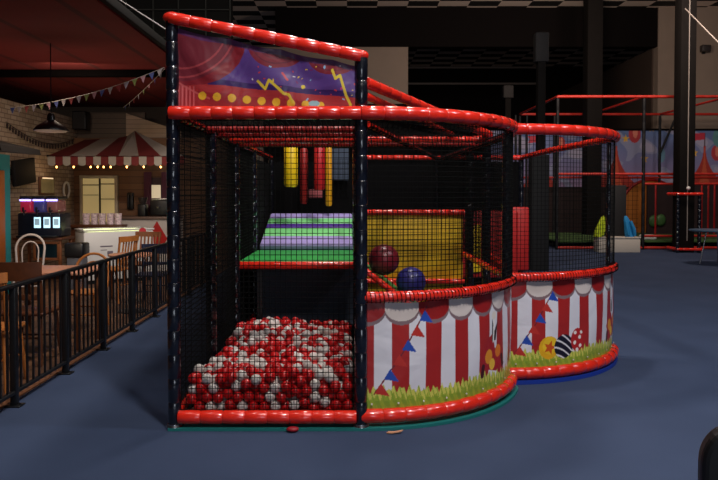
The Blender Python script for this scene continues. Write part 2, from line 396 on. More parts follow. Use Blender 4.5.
# nets
def net(sur, U, V, step=.034, r=.0022, parent=frame, curved=True, name='net_panel', nsegU=None):
    mb = MB(); nu = max(1, round(U/step)); nv = max(1, round(V/step)); ks = nsegU or (24 if curved else 1)
    for i in range(nu+1): mb.tube([sur(U*i/nu, 0), sur(U*i/nu, V)], r, n=4, cap=False)
    for j in range(nv+1): mb.tube([sur(U*k/ks, V*j/nv) for k in range(ks+1)], r, n=4, cap=False)
    return obj(name, mb, NET, parent)
net(lambda u, v: (XL+.04+u, Y0, .12+v), XM-XL-.08, 1.84, curved=False, r=.0028)
for a, b in ((Y0, Y1), (Y1, Y2), (Y2, Y3)):
    net(lambda u, v, a=a: (XL, a+.04+u, .1+v), b-a-.08, 1.86, curved=False, r=.0035)
net(lambda u, v: (XL+u, Y0+.05+v, RT+.0), XM-XL, Y2-Y0-.1, curved=False, step=.04)
net(lambda u, v: (XM, Y0+.05+u, .1+v), Y2-Y0-.1, 1.85, curved=False, step=.045)
def ell(cx, cy, ra, rb):               # arc length along the drum's plan -> point and outward normal
    th = np.linspace(0, TH, 400); dl = np.hypot(np.diff(ra*np.sin(th)), np.diff(rb*np.cos(th))); L = np.concatenate([[0], np.cumsum(dl)])
    def f(u, off=0.):
        t = np.interp(u, L, th); nx, ny = rb*np.sin(t), -ra*np.cos(t); q = np.hypot(nx, ny)
        return cx+ra*np.sin(t)+off*nx/q, cy-rb*np.cos(t)+off*ny/q, t
    return f, float(L[-1])
eA, LA = ell(XM, CYA, RXA, RAD); eB, LB = ell(XC, CYB, RXB, RAD)
for e_, L_, q_ in ((eA, LA, .0032), (eB, LB, .0022)):
    net(lambda u, v, e_=e_: (float(e_(u)[0]), float(e_(u)[1]), RMID+.02+v), L_, RT-RMID-.04, r=q_)
net(lambda u, v: (XM+u, YC-.01, 1.3+v), XC-XM, .66, curved=False); net(lambda u, v: (XL+u, Y3+1.3, .8+v), XM-XL, 1.15, curved=False)
net(lambda u, v: (XC, YA+.05+u, RMID+v), YR-YA-.1, 1.1, curved=False, r=.003)
net(lambda u, v: (XM+.02+u, Y0+.3+v, RT), .9, 1.5, curved=False, step=.045)
net(lambda u, v: (XM+.05+u, Y2, RMID+v), 1.15, 1.1, curved=False)
# added solid black sheets, standing in for the darkness of layered rear nets
BLKSHEET = mat('black_sheet', (9, 8, 10), rough=.95, spec=.1)
obj('rear_dark_sheet', MB().box(((XL+2.42)/2, YR+.02, .97), (2.42-XL, .02, 1.94)), BLKSHEET, frame)
obj('rear_dark_sheet', MB().box((XL-.0, 8.85, .95), (.02, 1.5, 1.9)), BLKSHEET, frame)
for x in (XL, .07, XC, 2.42): post(x, YR, 1.97, r=.036)
# floor mats under the frame
mA = MB(); pl = [(XL-.03, Y0-.055, .001), (XM, Y0-.055, .001)]+[(p[0], p[1], .001) for p in arc(XM, CYA, RXA+.05, RAD+.055, 0)]+[(XC+.03, Y2, .001), (XL-.03, Y2, .001)]
mA.prism(pl, (0, 0, .018)); obj('base_mat', mA, mat('teal_mat', (24, 112, 110), rough=.5), frame, label='teal base mat')
mBm = MB(); pl = [(p[0], p[1], .001) for p in arc(XC, CYB, RXB+.035, RAD+.04, 0)]+[(XC+.06, YE+.2, .001)]
mBm.prism(pl, (0, 0, .03)); obj('base_mat', mBm, mat('blue_mat', (20, 52, 150), rough=.5), frame, label='blue base mat')

# ---- printed banners on the drums
BAN = print_mat('banner_vinyl', rough=.42, bump=.22, coat=.15)
W_ = np.array((222, 220, 230.)); R_ = np.array((166, 36, 34.))
def banner_print(which):
    def f(u, v):                                   # u along the arc, v height above z=.11 (0..0.69)
        n = len(u); col = np.zeros((n, 3)); z = v+.11
        st = np.floor((u-.083)/.117).astype(int); red = (st % 2 != 0); soft = .94+.06*np.cos((u*57))
        col[:] = np.where(red[:,None], R_, W_)
        # hanging scallops
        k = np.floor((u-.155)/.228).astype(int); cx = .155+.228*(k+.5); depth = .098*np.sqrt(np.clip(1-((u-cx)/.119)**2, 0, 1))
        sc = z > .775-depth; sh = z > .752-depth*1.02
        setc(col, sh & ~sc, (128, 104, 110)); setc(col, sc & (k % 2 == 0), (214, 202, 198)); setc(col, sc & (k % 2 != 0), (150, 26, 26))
        # grass with pointed blades
        blade = .205+.034*np.abs(((u*17+z*2) % 1)-.5)*2+.03*np.abs(((u*29+.3-z*2) % 1)-.5)*2+.012*np.sin(u*9)
        g = z < blade; setc(col, g, (150, 172, 52)); setc(col, g & (z > blade-.05), (206, 206, 92)); setc(col, g & (((u*31+z*9) % 1) < .22), (132, 164, 50))
        setc(col, (z < .17) & (((u*17+z*9) % 1) < .5), (128, 158, 48))
        # string of flags
        a = np.array((.445, .765)); b = np.array((.085, .215))
        if which == 'b': a = np.array((.40, .74)); b = np.array((.06, .23))
        setc(col, p_line(u, v+.11, [tuple(a), tuple((a+b)/2+(.01, -.012)), tuple(b)], .005), (112, 34, 46))
        for i in range(6):
            t = (i+.25)/6; p = a+(b-a)*t; d = (b-a)/np.linalg.norm(b-a)
            q = p+d*.078; tip = (p+q)/2+np.array((.078, -.052))
            setc(col, p_poly(u, z, [tuple(p), tuple(q), tuple(tip)]), (38, 74, 170) if i % 2 == 0 else (186, 48, 40))
        if which == 'b':
            setc(col, p_circ(u, z, .355, .27, .092), (232, 176, 26)); setc(col, p_circ(u, z, .365, .285, .07), (240, 196, 40)); setc(col, p_poly(u, z, star(.36, .27, .06, .45, .3)), (206, 84, 22))
            m = p_circ(u, z, .50, .27, .096); setc(col, m, (22, 20, 40))
            wv = ((z-.27)+(u-.45)**2*2.5+(u-.50)*.35); setc(col, m & (np.abs(((wv*17) % 1)-.5) < .12), (226, 224, 228))
            m = p_circ(u, z, .645, .31, .072, .095); setc(col, m, (178, 32, 34))
            for cx_, cy_ in ((.62, .37), (.67, .33), (.615, .29), (.675, .26), (.64, .23), (.69, .37)): setc(col, m & p_circ(u, z, cx_, cy_, .016), (236, 226, 222))
            fx = 1.28
        else: fx = 1.09
        # juggler's coloured ribbons and balls near the far end of the panel
        setc(col, p_poly(u, z, [(fx-.1, .48), (fx-.02, .52), (fx+.02, .40), (fx+.1, .46), (fx+.14, .30), (fx+.04, .24), (fx-.12, .28), (fx-.16, .36)]), (170, 30, 34))
        setc(col, p_circ(u, z, fx-.07, .36, .05), (232, 150, 36)); setc(col, p_circ(u, z, fx+.07, .38, .045), (226, 120, 34)); setc(col, p_circ(u, z, fx-.02, .30, .04), (240, 190, 60))
        setc(col, p_poly(u, z, [(fx-.03, .46), (fx+.03, .46), (fx+.06, .60), (fx+.01, .53), (fx-.03, .62)]), (30, 24, 30))
        setc(col, p_circ(u, z, fx+.0, .64, .03), (224, 214, 206)); setc(col, p_line(u, z, [(fx, .60), (fx-.01, .46)], .01), (236, 232, 228))
        setc(col, p_line(u, z, [(fx-.14, .30), (fx-.15, .24)], .02), (70, 16, 20)); setc(col, p_line(u, z, [(fx+.13, .33), (fx+.15, .27)], .02), (70, 16, 20))
        return col
    return f
def drum_map(e_, z0):
    def f(u, v):
        x, y, t = e_(u, -.012+.006*np.sin(v*PI/.69)+.004*np.sin(u*31+v*5)*np.clip((v-.35)*3, 0, 1)+.003*np.sin(u*12-v*9))
        return x, y, z0+v+.006*np.sin(u*14)*np.clip((v-.6)*8, 0, 1)
    return f
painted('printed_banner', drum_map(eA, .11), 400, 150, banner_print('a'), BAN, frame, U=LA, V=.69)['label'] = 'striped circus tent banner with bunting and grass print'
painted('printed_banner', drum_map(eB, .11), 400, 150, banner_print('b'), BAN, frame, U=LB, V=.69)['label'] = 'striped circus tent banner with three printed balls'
# eyelets along the lower hem
for e_, L_ in ((eA, LA), (eB, LB)):
    for k in range(9):
        x_, y_, t_ = e_((k+.4)/9*L_, .002)
        obj('banner_eyelet', MB().lathe([(.002, -.002), (.006, -.002), (.006, .002), (.002, .002)], 10, (float(x_), float(y_), .155), rot=Matrix.Rotation(float(t_), 3, 'Z') @ Matrix.Rotation(PI/2, 3, 'X')), WHITE, frame)

# ---- top banner with the stage curtain
def top_print(u, v):                                # metres across, metres up
    x = u*1.14; H = .50-.23*u; z = v*H; col = np.zeros((len(u), 3)); col[:] = (92, 62, 138)
    fl_ = .150-.092*(x-.2); setc(col, z < fl_+.035, (56, 30, 96)); setc(col, z < fl_, (170, 50, 54)); setc(col, z < fl_-.05, (158, 42, 48))
    dr = p_poly(x, z, [(0, .6), (.44, .6), (.42, .36), (.385, .285), (.33, .22), (.26, .175), (.17, .15), (0, .145)])
    setc(col, dr, (118, 38, 52)); rr_ = np.sqrt((x-.02)**2+(z-.55)**2)
    for q in (.30, .355): setc(col, dr & (np.abs(rr_-q) < .006), (168, 66, 74))
    setc(col, dr & (rr_ > .38), (136, 34, 46)); setc(col, p_line(x, z, [(0, .16), (.13, .09), (.2, .06)], .006), (196, 86, 88))
    for cx, cz, rx, rz in ((.63, .42, .19, .165), (.98, .36, .17, .15)):
        m = p_circ(x, z, cx, cz, rx, rz); setc(col, m, (128, 36, 52)); setc(col, m & (((np.sqrt(((x-cx)/rx)**2+((z-cz)/rz)**2)*5) % 1) < .25), (104, 28, 48))
    setc(col, z > H-.035, (92, 42, 92))
    setc(col, (x < .11) & (z < .14) & (((x*42) % 1) < .4), (206, 96, 100))
    for k in range(9): setc(col, p_circ(x, z, .155+.093*k, .078-.0078*k, .026), (232, 184, 50))
    for pts in ([(.505, .175), (.55, .125), (.575, .18), (.667, .092), (.70, .085), (.725, .035)], [(.975, .237), (.995, .185), (1.024, .207), (1.05, .12), (1.062, .08), (1.09, .02)]):
        setc(col, p_line(x, z, pts, .0085), (226, 200, 60))
    rr = random.Random(3)
    for k in range(34):
        cx, cz = rr.uniform(.44, 1.12), rr.uniform(.05, .27); c = rr.choice([(226, 218, 226), (204, 72, 130), (226, 190, 70), (140, 180, 220), (210, 60, 60), (120, 40, 110)])
        s_ = rr.uniform(.002, .0055); a = rr.uniform(0, PI)
        setc(col, p_line(x, z, [(cx, cz), (cx+math.cos(a)*s_*2, cz+math.sin(a)*s_*2)], s_), c)
    setc(col, p_circ(x, z, .79, .14, .013), (226, 200, 50)); setc(col, p_line(x, z, [(.66, .22), (.69, .18)], .007), (206, 60, 80))
    setc(col, p_circ(x, z, .86, .03, .035, .02), (150, 190, 200))
    return col*.92
def top_map(u, v):
    H = .50-.23*u
    return XL+.035+u*1.135, Y0-.005+.012*np.sin(u*17+v*4)*v*(1-v)*4-.008*np.sin(u*6+1)-.01*np.abs(np.sin(u*PI*3.5))*np.clip(v-.6, 0, 1), 2.035+v*H-.014*np.abs(np.sin(u*PI*3.5))*v
painted('printed_banner', top_map, 420, 150, top_print, print_mat('stage_vinyl', rough=.35, bump=.45, coat=.5), frame)['label'] = 'purple stage curtain banner with confetti'

# ---- inside the frame: platform, striped ramp, rollers, yellow wall
obj('platform_pad', MB().box(((XL+XM)/2+.0, 6.74, .782), (1.19, .085, .075), bevel=.03), RED, frame)
obj('platform_deck', MB().box(((XL+XM)/2+.0, 7.4, .79), (1.17, 1.26, .07), bevel=.02), mat('deck_green', (50, 160, 74), rough=.5), frame)
obj('platform_post', MB().box((-.9, 6.78, .37), (.05, .05, .74)), BLACKM, frame); 
obj('under_panel', MB().box((-.45, 7.3, .38), (1.1, .03, .76)), mat('slate_pad', (44, 52, 66), rough=.6), frame)
bands = [(LILAC, .28), (GREEN, .26), (PURP, .15), (GREEN, .19), (LILAC, .18)]
ys, zs = 8.02, .85; tot = sum(b[1] for b in bands); ux = Vector((0, 1.15, .34)); t0 = 0
ang = math.atan2(.34, 1.15)
for m_, L_ in bands:
    c0 = Vector((-.52, ys, zs))+ux*((t0+L_/2)/tot)
    obj('ramp_pad', MB().box(c0, (1.10, L_/tot*ux.length*.97, .09), rot=Matrix.Rotation(ang, 3, 'X'), bevel=.025), m_, frame); t0 += L_
obj('ramp_support', MB().prism([(-1.05, 8.05, .1), (-1.05, 9.2, .1), (-1.05, 9.2, 1.18), (-1.05, 8.05, .80)], (1.06, 0, 0)), DARK, frame)
def bag(px0, px1, py1, Y, m, z1=2.11):
    x0 = (px0-HX)/F*Y; x1 = (px1-HX)/F*Y; zb = EYE-(py1-HY)/F*Y; r = (x1-x0)/2
    mb = MB().lathe([(r*.8, 0), (r, .03), (r, z1-zb-.03), (r*.8, z1-zb)], 18, ((x0+x1)/2, Y, zb))
    return obj('hanging_roller', mb, m, frame)
bag(284, 298, 187, 8.6, YEL); bag(300, 308, 204, 9.3, DRED); bag(314, 325, 190, 8.7, mat('crimson_vinyl', (180, 26, 34), rough=.4)); bag(325.5, 332, 206, 9.0, mat('amber_vinyl', (214, 150, 20), rough=.45))
obj('patterned_pad', MB().box(((316-HX)/F*9.45, 9.45, 1.49), (.2, .06, .12), bevel=.01), mat('pink_pad', (180, 90, 96), rough=.5), frame)
obj('painted_panel', MB().box(((340-HX)/F*9.5, 9.5, 1.90), (.24, .03, .44)), mat('grey_blue_panel', (52, 64, 84), rough=.6), frame)
# yellow padded wall and its top tube, behind the first drum
obj('padded_wall', MB().box(((XM+XC)/2, YC+.02, .76), (1.14, .06, 1.04), bevel=.02), mat('yellow_pad', (214, 172, 20), rough=.5, noise=.06, nscale=4), frame)
rail([(XM, YC-.03, 1.29), (XC, YC-.03, 1.29)], r=.032, laced=True)
rail([(XM+.0, YC-.05, .55), (XC, YC-.05, .55)], r=.03)
obj('padded_wall', MB().box((1.75, 8.6, .85), (.75, .08, .85), bevel=.03), mat('red_pad', (168, 26, 24), rough=.5), frame)
obj('wall_insert', MB().box((1.56, 8.54, .80), (.17, .04, .6), bevel=.015), YEL, frame); obj('wall_insert', MB().box((2.17, 9.08, .75), (.08, .04, .5), bevel=.01), mat('orange_pad', (214, 120, 24), rough=.5), frame)
obj('padded_wall', MB().box((2.29, 9.2, .88), (.24, .2, .86), bevel=.03), mat('red_pad', (168, 26, 24)), frame)
rail([P(485, 252, 6.9), P(503, 266, 6.6)], r=.04)
# slide with green bed and red side tube
sl = MB(); a = Vector((.13, 5.72, .86)); b = Vector((1.0, 5.72, .18)); sl.prism([a, b, b+Vector((0, .7, 0)), a+Vector((0, .7, 0))], (0, 0, -.03))
obj('slide_bed', sl, mat('slide_green', (26, 120, 62), rough=.45), frame)
rail([a+Vector((0, -.03, -.01)), b+Vector((0, -.03, -.01))], r=.026)
rail([a+Vector((0, .73, -.01)), b+Vector((0, .73, -.01))], r=.026)

def on_slide(x, y, r):
    n = Vector((.68, 0, .87)).normalized(); z = .86-(x-.13)*(.68/.87); return Vector((x, y, z))+n*(r+.003)
mb = MB().ball((0,0,0), .138, 4); c = on_slide(.215, 6.05, .138); tag(obj('play_ball', mb, mat('maroon_ball', (116, 26, 40), rough=.35), at=c, local=True), 'large maroon play ball resting on the green slide', 'ball')
mb = MB().ball((0,0,0), .132, 4); c = on_slide(.46, 6.05, .132); tag(obj('play_ball', mb, mat('indigo_ball', (44, 42, 112), rough=.35), at=c, local=True), 'large blue play ball lower down the green slide', 'ball')

# ================================================================== BALL PIT
def pit():
    r = .036; x0, x1, y0, y1 = XL+.06, XM-.05, Y0+.03, Y2-.03
    pts = []
    def fill(ya, yb, za, zb, dens):
        n = int((x1-x0)*(yb-ya)*(zb-za)/(2*r)**3*dens)
        return np.stack([rng.uniform(x0+r, x1-r, n), rng.uniform(ya, yb, n), rng.uniform(za+r, zb-r, n)], 1)
    p = np.concatenate([fill(y0+r, y0+.3, .02, .40, 1.22), fill(y0+.3, y1-r, .09, .31, 1.12)])
    for it in range(110):
        lo = np.where(p[:,1] < y0+.26, .022+r, .075+r)
        p[:,2] -= .0012 if it < 90 else 0
        d = p[:,None,:]-p[None,:,:]; dist = np.sqrt((d**2).sum(-1)); np.fill_diagonal(dist, 9)
        i, j = np.where(dist < 2*r); m = i < j; i, j = i[m], j[m]
        if len(i):
            dd = dist[i,j][:,None]; push = d[i,j]/np.maximum(dd, 1e-5)*(2*r-dd)*.42
            np.add.at(p, i, push); np.add.at(p, j, -push)
        p[:,0] = np.clip(p[:,0], x0+r, x1-r); p[:,1] = np.clip(p[:,1], y0+r, y1-r); p[:,2] = np.clip(p[:,2], lo, .385-.035*(p[:,1]-4.3)-r)
    return p, r
bp, br = pit()
# what can be seen: not covered by a ball nearer to the eye
eye = np.array((0, 0, EYE)); vv_ = bp-eye; D = np.linalg.norm(vv_, axis=1); dirn = vv_/D[:,None]
vis = np.ones(len(bp), bool)
for i in range(len(bp)):
    rays = [dirn[i]]
    up_ = np.array((0,0,1.)); sx_ = np.cross(dirn[i], up_); sx_ /= np.linalg.norm(sx_); uy_ = np.cross(sx_, dirn[i])
    hit = 0
    for a_, b_ in ((0,0), (.7,0), (-.7,0), (0,.7), (0,-.7), (.5,.5), (-.5,.5)):
        t = bp[i]+(sx_*a_+uy_*b_)*br-eye; tl = np.linalg.norm(t); t = t/tl
        pr = vv_ @ t; perp = np.linalg.norm(vv_-pr[:,None]*t, axis=1)
        if ((perp < br*.98) & (pr < tl-br*.3) & (np.arange(len(bp)) != i)).any(): hit += 1
    if hit == 7: vis[i] = False
order = np.argsort(D); seen = [i for i in order if vis[i]]
near = set(seen[:300]); colr = np.random.default_rng(21).random(len(bp)) < .62
meshes = {}
for k, m_ in ((True, BALLR), (False, BALLW)):
    mb = MB().ball((0,0,0), br, 3); me = bpy.data.meshes.new('pit_ball'); me.from_pydata(mb.v, [], mb.f); me.materials.append(m_)
    me.polygons.foreach_set('use_smooth', [True]*len(me.polygons)); meshes[k] = me
proto = {k: bpy.data.objects.new('pit_ball', meshes[k]) for k in (True, False)}
for k, o in proto.items():
    nm = 'red' if k else 'white'
    tag(o, nm+' plastic ball among the nearer rows of the ball pit', 'ball', nm+' balls in the ball pit')
for i in seen[:300]:
    o = proto[bool(colr[i])].copy(); C.objects.link(o); o.location = bp[i]
    o.rotation_euler = (rng.uniform(0, 6), rng.uniform(0, 6), 0)
for o in proto.values(): bpy.data.objects.remove(o)
mb = MB(); ico = MB().ball((0,0,0), br, 2)
for i in range(len(bp)):
    if i in near or (not vis[i] and bp[i][2] < .2): continue
    mb.add([(v[0]+bp[i][0], v[1]+bp[i][1], v[2]+bp[i][2]) for v in ico.v], ico.f, 0 if colr[i] else 1, True)
tag(obj('pit_balls', mb, [BALLR, BALLW], at=(-.5, 6.0, 0)), 'mass of red and white plastic balls filling the back of the ball pit', 'balls', kind='stuff')
obj('pit_base', MB().box(((XL+XM)/2, 5.50, .035), (XM-XL-.1, 2.1, .06)), DARK, frame)
obj('pit_side_pad', MB().box((XM-.012, 5.47, .18), (.03, 2.2, .3), bevel=.01), DRED, frame)
obj('pit_back_pad', MB().box(((XL+XM)/2, Y2, .11), (XM-XL-.08, .03, .2), bevel=.01), mat('slate_pad', (44, 52, 66)), frame)

# scraps on the floor
tag(obj('paper_scrap', MB().prism([(-.05, 0, .004), (-.02, -.012, .006), (.04, .0, .012), (.055, .02, .014), (0, .012, .008), (-.04, .02, .004)], (0, 0, .006)), mat('scrap', (206, 150, 116), rough=.7), at=P(395, 435, 4.2)*1+Vector((0, 0, -P(395, 435, 4.2).z+.0)), local=True), 'small pale torn scrap lying on the carpet before the striped drum', 'litter')
tag(obj('crushed_ball', MB().ball((0, 0, .018), .034, 2, sc=(1.2, .8, .5)), mat('crushed_red', (150, 16, 30), rough=.5), at=(-.36, 4.235, 0), local=True), 'crushed red plastic ball peeking out under the bottom front tube', 'ball')

# ================================================================== FENCE
FX = -2.36
fence = thing('cafe_fence', 'low black metal picket fence dividing the carpet from the cafe', 'fence', (FX, 8, 0))
py = [3.89+.862*k for k in range(10)]
FH = .85
obj('top_rail', MB().box((FX, (py[0]+py[-1])/2, FH), (.045, py[-1]-py[0]+.1, .028), bevel=.006), BLACKM, fence)
obj('bottom_rail', MB().box((FX, (py[0]+py[-1])/2, .10), (.035, py[-1]-py[0]+.05, .025), bevel=.004), BLACKM, fence)
for y in py:
    o = obj('fence_post', MB().box((FX, y, FH/2), (.045, .045, FH), bevel=.004), BLACKM, fence)
    obj('foot_plate', MB().box((FX, y, .006), (.11, .09, .012), bevel=.003).lathe([(.008, .012), (.008, .022)], 8, (FX+.04, y, 0)), BLACKM, o)
for a_, b_ in zip(py[:-1], py[1:]):
    for k in range(1, 9):
        y = a_+(b_-a_)*k/9; obj('picket', MB().box((FX, y, (FH+.1)/2), (.014, .014, FH-.1)), BLACKM, fence)

# ================================================================== CAFE FURNITURE
def chair(name, label, style, wood):
    t = thing(name, label, 'chair')
    if style == 'bent': obj('seat', MB().lathe([(.17, 0), (.2, .01), (.2, .03), (.17, .04)], 24, (0, 0, .43)), wood, t, local=True)
    else: obj('seat', MB().box((0, 0, .45), (.41, .4, .035), bevel=.014), wood, t, local=True)
    for sx in (-1, 1):
        obj('leg', MB().tube([(sx*.15, .15, .44), (sx*.19, .19, 0)], [.02, .015], n=10), wood, t, local=True)      # front legs
        obj('leg', MB().tube([(sx*.15, -.15, .44), (sx*.18, -.21, 0)], [.02, .015], n=10), wood, t, local=True)
    obj('stretcher', MB().tube([(-.17, .17, .2), (.17, .17, .2)], .01, n=8), wood, t, local=True)
    obj('stretcher', MB().tube([(-.17, -.18, .24), (.17, -.18, .24)], .01, n=8), wood, t, local=True)
    if style == 'bent':
        pts = [(-.17, -.14, .45)]+[(-.19*math.cos(a), -.19-.05*math.sin(a), .70+.2*math.sin(a)) for a in [PI*i/14 for i in range(15)]]+[(.17, -.14, .45)]
        obj('back_hoop', MB().tube(pts, .016, n=10), wood, t, local=True)
        pts = [(-.1, -.15, .46)]+[(-.11*math.cos(a), -.19-.03*math.sin(a), .66+.14*math.sin(a)) for a in [PI*i/10 for i in range(11)]]+[(.1, -.15, .46)]
        obj('inner_hoop', MB().tube(pts, .01, n=8), wood, t, local=True)
    else:
        for sx in (-1, 1): obj('back_post', MB().tube([(sx*.18, -.18, .45), (sx*.19, -.25, .9)], .016, n=10), wood, t, local=True)
        hh = .075 if style == 'slat' else .16
        mb = MB(); N = 10
        for zz, th in ((.91-hh, 0), (.91, 0)): pass
        P1 = []
        for i in range(N+1):
            x = -.21+.42*i/N; y = -.25-.03*(1-(x/.21)**2); P1.append((x, y))
        vs = [(x, y-.01, z-.0) for z in (.91-hh, .91+0) for x, y in P1]+[(x, y+.012, z) for z in (.91-hh, .91) for x, y in P1]
        n = N+1; fs = []
        for i in range(N):
            fs += [(i, i+1, n+i+1, n+i), (2*n+i+1, 2*n+i, 3*n+i, 3*n+i+1), (n+i, n+i+1, 3*n+i+1, 3*n+i), (i+1, i, 2*n+i, 2*n+i+1)]
        fs += [(0, n, 3*n, 2*n), (N, 2*n+N, 3*n+N, n+N)]
        mb.add(vs, fs, 0, True); obj('top_rail', mb, wood, t, local=True)
        if style == 'slat':
            for k in range(5):
                x = -.12+.06*k; obj('slat', MB().box((x, -.225, .65), (.026, .012, .42), rot=Matrix.Rotation(.15, 3, 'X'), bevel=.003), wood, t, local=True)
        else:
            obj('lower_back_rail', MB().box((0, -.21, .60), (.36, .018, .05), bevel=.005), wood, t, local=True)
    return t
cA = chair('cafe_chair', 'dark brown chair with broad curved back before the rectangular salmon table', 'broad', WOODD); cA.location = (-2.85, 6.05, 0)
cB = chair('cafe_chair', 'pine slat-back chair at the left edge by the fence', 'slat', WOODP); cB.location = (-2.78, 5.25, 0); cB.rotation_euler[2] = .12
cC = chair('cafe_chair', 'white bentwood hoop chair below the slush machine', 'bent', mat('white_paint', (190, 178, 170), rough=.5)); cC.location = (-4.55, 9.6, 0); cC.rotation_euler[2] = PI+.3
cD = chair('cafe_chair', 'tan bentwood hoop chair at the far side of the long salmon table', 'bent', WOODP); cD.scale = (1, 1, .9); cD.location = (-2.92, 7.5, 0); cD.rotation_euler[2] = PI
dup(cB, (-3.27, 9.4, 0), 1.25, 'orange pine slat-back chair standing before the white freezer')
c6 = chair('cafe_chair', 'brown slat-back chair with low top rail right of the orange pine chair', 'slat', WOODM); c6.location = (-3.12, 10.1, 0); c6.rotation_euler[2] = PI-.2
c7 = chair('cafe_chair', 'navy blue broad-backed chair behind the small round table', 'broad', mat('navy_paint', (28, 36, 66), rough=.5)); c7.scale = (1, 1, .86); c7.location = (-2.72, 9.3, 0); c7.rotation_euler[2] = PI

tb = thing('cafe_table', 'rectangular cafe table with salmon top beside the near fence panels', 'table', (-2.96, 6.72, 0))
obj('tabletop', MB().box((0, 0, .735), (.86, .66, .03), bevel=.008), TOP, tb, local=True)
obj('table_edge', MB().box((0, 0, .70), (.78, .58, .04)), WOODD, tb, local=True)
for sx in (-1, 1):
    for sy in (-1, 1): obj('leg', MB().box((sx*.36, sy*.26, .35), (.05, .05, .70), bevel=.006), WOODM, tb, local=True)
tb2 = thing('cafe_table', 'small round salmon cafe table on a pedestal farther along the fence', 'table', (-2.76, 8.6, 0))
obj('tabletop', MB().lathe([(.27, 0), (.29, .008), (.29, .025), (.28, .03)], 32, (0, 0, .70)), TOP, tb2, local=True)
obj('pedestal', MB().lathe([(.05, 0), (.03, .04), (.03, .62), (.06, .68)], 16, (0, 0, .02)), BLACKM, tb2, local=True)
obj('pedestal_foot', MB().lathe([(.2, 0), (.2, .012), (.06, .03)], 24, (0, 0, 0)), BLACKM, tb2, local=True)

# waste bin
bn = thing('waste_bin', 'grey waste bin with black swing lid near the slush machine', 'bin', (-4.18, 10.4, 0))
obj('bin_body', MB().lathe([(.11, 0), (.14, .5)], 4, (0, 0, 0), rot=Matrix.Rotation(PI/4, 3, 'Z')).box((0, 0, .27), (.24, .24, .5), bevel=.02), GREY, bn, local=True)
obj('bin_lid', MB().box((0, 0, .63), (.29, .29, .22), bevel=.03), BLACKM, bn, local=True)

# slush machine on a wooden stand
sx0, sY = -4.95, 11.0
st = thing('machine_stand', 'brown wooden side stand with dark glass front under the slush machine', 'stand', (sx0, sY, 0))
obj('stand_top', MB().box((0, 0, .77), (.78, .52, .04), bevel=.006), WOODD, st, local=True)
obj('glass_front', MB().box((.13, -.2, .58), (.34, .02, .22)), mat('dark_glass', (20, 34, 40), rough=.1), st, local=True)
fr = MB()
for x, z, w_, h_ in ((.13, .71, .42, .04), (.13, .45, .42, .04), (-.06, .58, .04, .26), (.32, .58, .04, .26)): fr.box((x, -.21, z), (w_, .04, h_), bevel=.004)
obj('stand_frame', fr, WOODM, st, local=True)
for x in (-.34, .34):
    for y in (-.2, .2): obj('leg', MB().box((x, y, .375), (.045, .045, .75), bevel=.005), WOODM, st, local=True)
sm = thing('slush_machine', 'black three-bowl slush drink machine with glowing white label panels', 'drinks machine', (sx0, sY, .79))
obj('base', MB().box((0, .02, .20), (.68, .42, .38), bevel=.02), mat('machine_black', (22, 26, 40), rough=.35), sm, local=True)
obj('drip_tray', MB().box((0, -.24, .02), (.62, .14, .03), bevel=.006), BLACKM, sm, local=True)
glow = [mat('slush_red', (150, 40, 60), rough=.2, emit=.28, emit_rgb=(200, 40, 70)), mat('slush_blue', (60, 60, 110), rough=.2, emit=.12, emit_rgb=(90, 90, 170)), mat('slush_orange', (110, 70, 70), rough=.2, emit=.1, emit_rgb=(180, 110, 100))]
PAN = mat('lit_panel', (190, 220, 235), emit=1.6, emit_rgb=(170, 215, 235))
LITB = mat('lamp_strip', (170, 170, 255), emit=3.5, emit_rgb=(160, 150, 255))
for k in range(3):
    x = -.21+.21*k
    b_ = obj('bowl', MB().box((x, -.02, .50), (.19, .34, .20), bevel=.035), glow[k], sm, local=True)
    obj('bowl_lid', MB().box((x, 0, .635), (.2, .38, .05), bevel=.015), BLACKM, b_, local=True)
    obj('lamp_strip', MB().box((x, -.195, .595), (.17, .03, .025)), LITB, b_, local=True)
    obj('tap', MB().tube([(x, -.18, .43), (x, -.25, .42), (x, -.25, .36)], .014, n=8).box((x, -.27, .45), (.03, .02, .07), bevel=.005), BLACKM, sm, local=True)
    pn = obj('label_panel', MB().box((x*.72+.13, -.195, .24), (.105, .01, .17), bevel=.003), PAN, sm, local=True)
    obj('label_print', MB().box((x*.72+.13, -.202, .25), (.075, .004, .10)), mat('label_ink', (150, 180, 195), emit=.5), pn, local=True)

# chest freezer
fz = thing('chest_freezer', 'white chest freezer with a lit glass top before the kiosk', 'freezer', (-4.02, 11.6, 0), .6)
obj('body', MB().box((0, 0, .46), (1.15, .62, .80), bevel=.02), WHITE, fz, local=True)
obj('plinth', MB().box((0, .01, .03), (1.05, .54, .06)), BLACKM, fz, local=True)
obj('top_frame', MB().box((0, -.29, .885), (1.17, .05, .03), bevel=.008).box((0, .29, .885), (1.17, .05, .03), bevel=.008).box((-.56, 0, .885), (.05, .6, .03), bevel=.008).box((.56, 0, .885), (.05, .6, .03), bevel=.008), WHITE, fz, local=True)
obj('lamp_strip', MB().box((-.05, -.08, .885), (.9, .3, .01)), mat('freezer_light', (230, 240, 190), emit=2.2, emit_rgb=(225, 235, 170)), fz, local=True)
for k in (-1, 1): obj('glass_lid', MB().box((k*.26, 0, .892+.006*k), (.56, .54, .008)), mat('lid_glass', (235, 240, 240), rough=.1, alpha=.25), fz, local=True)
obj('name_sticker', MB().box((-.22, -.312, .62), (.2, .004, .02)).box((-.16, -.312, .5), (.09, .004, .08)).box((-.26, -.312, .56), (.1, .004, .012)), mat('sticker_grey', (110, 100, 110)), fz, local=True)
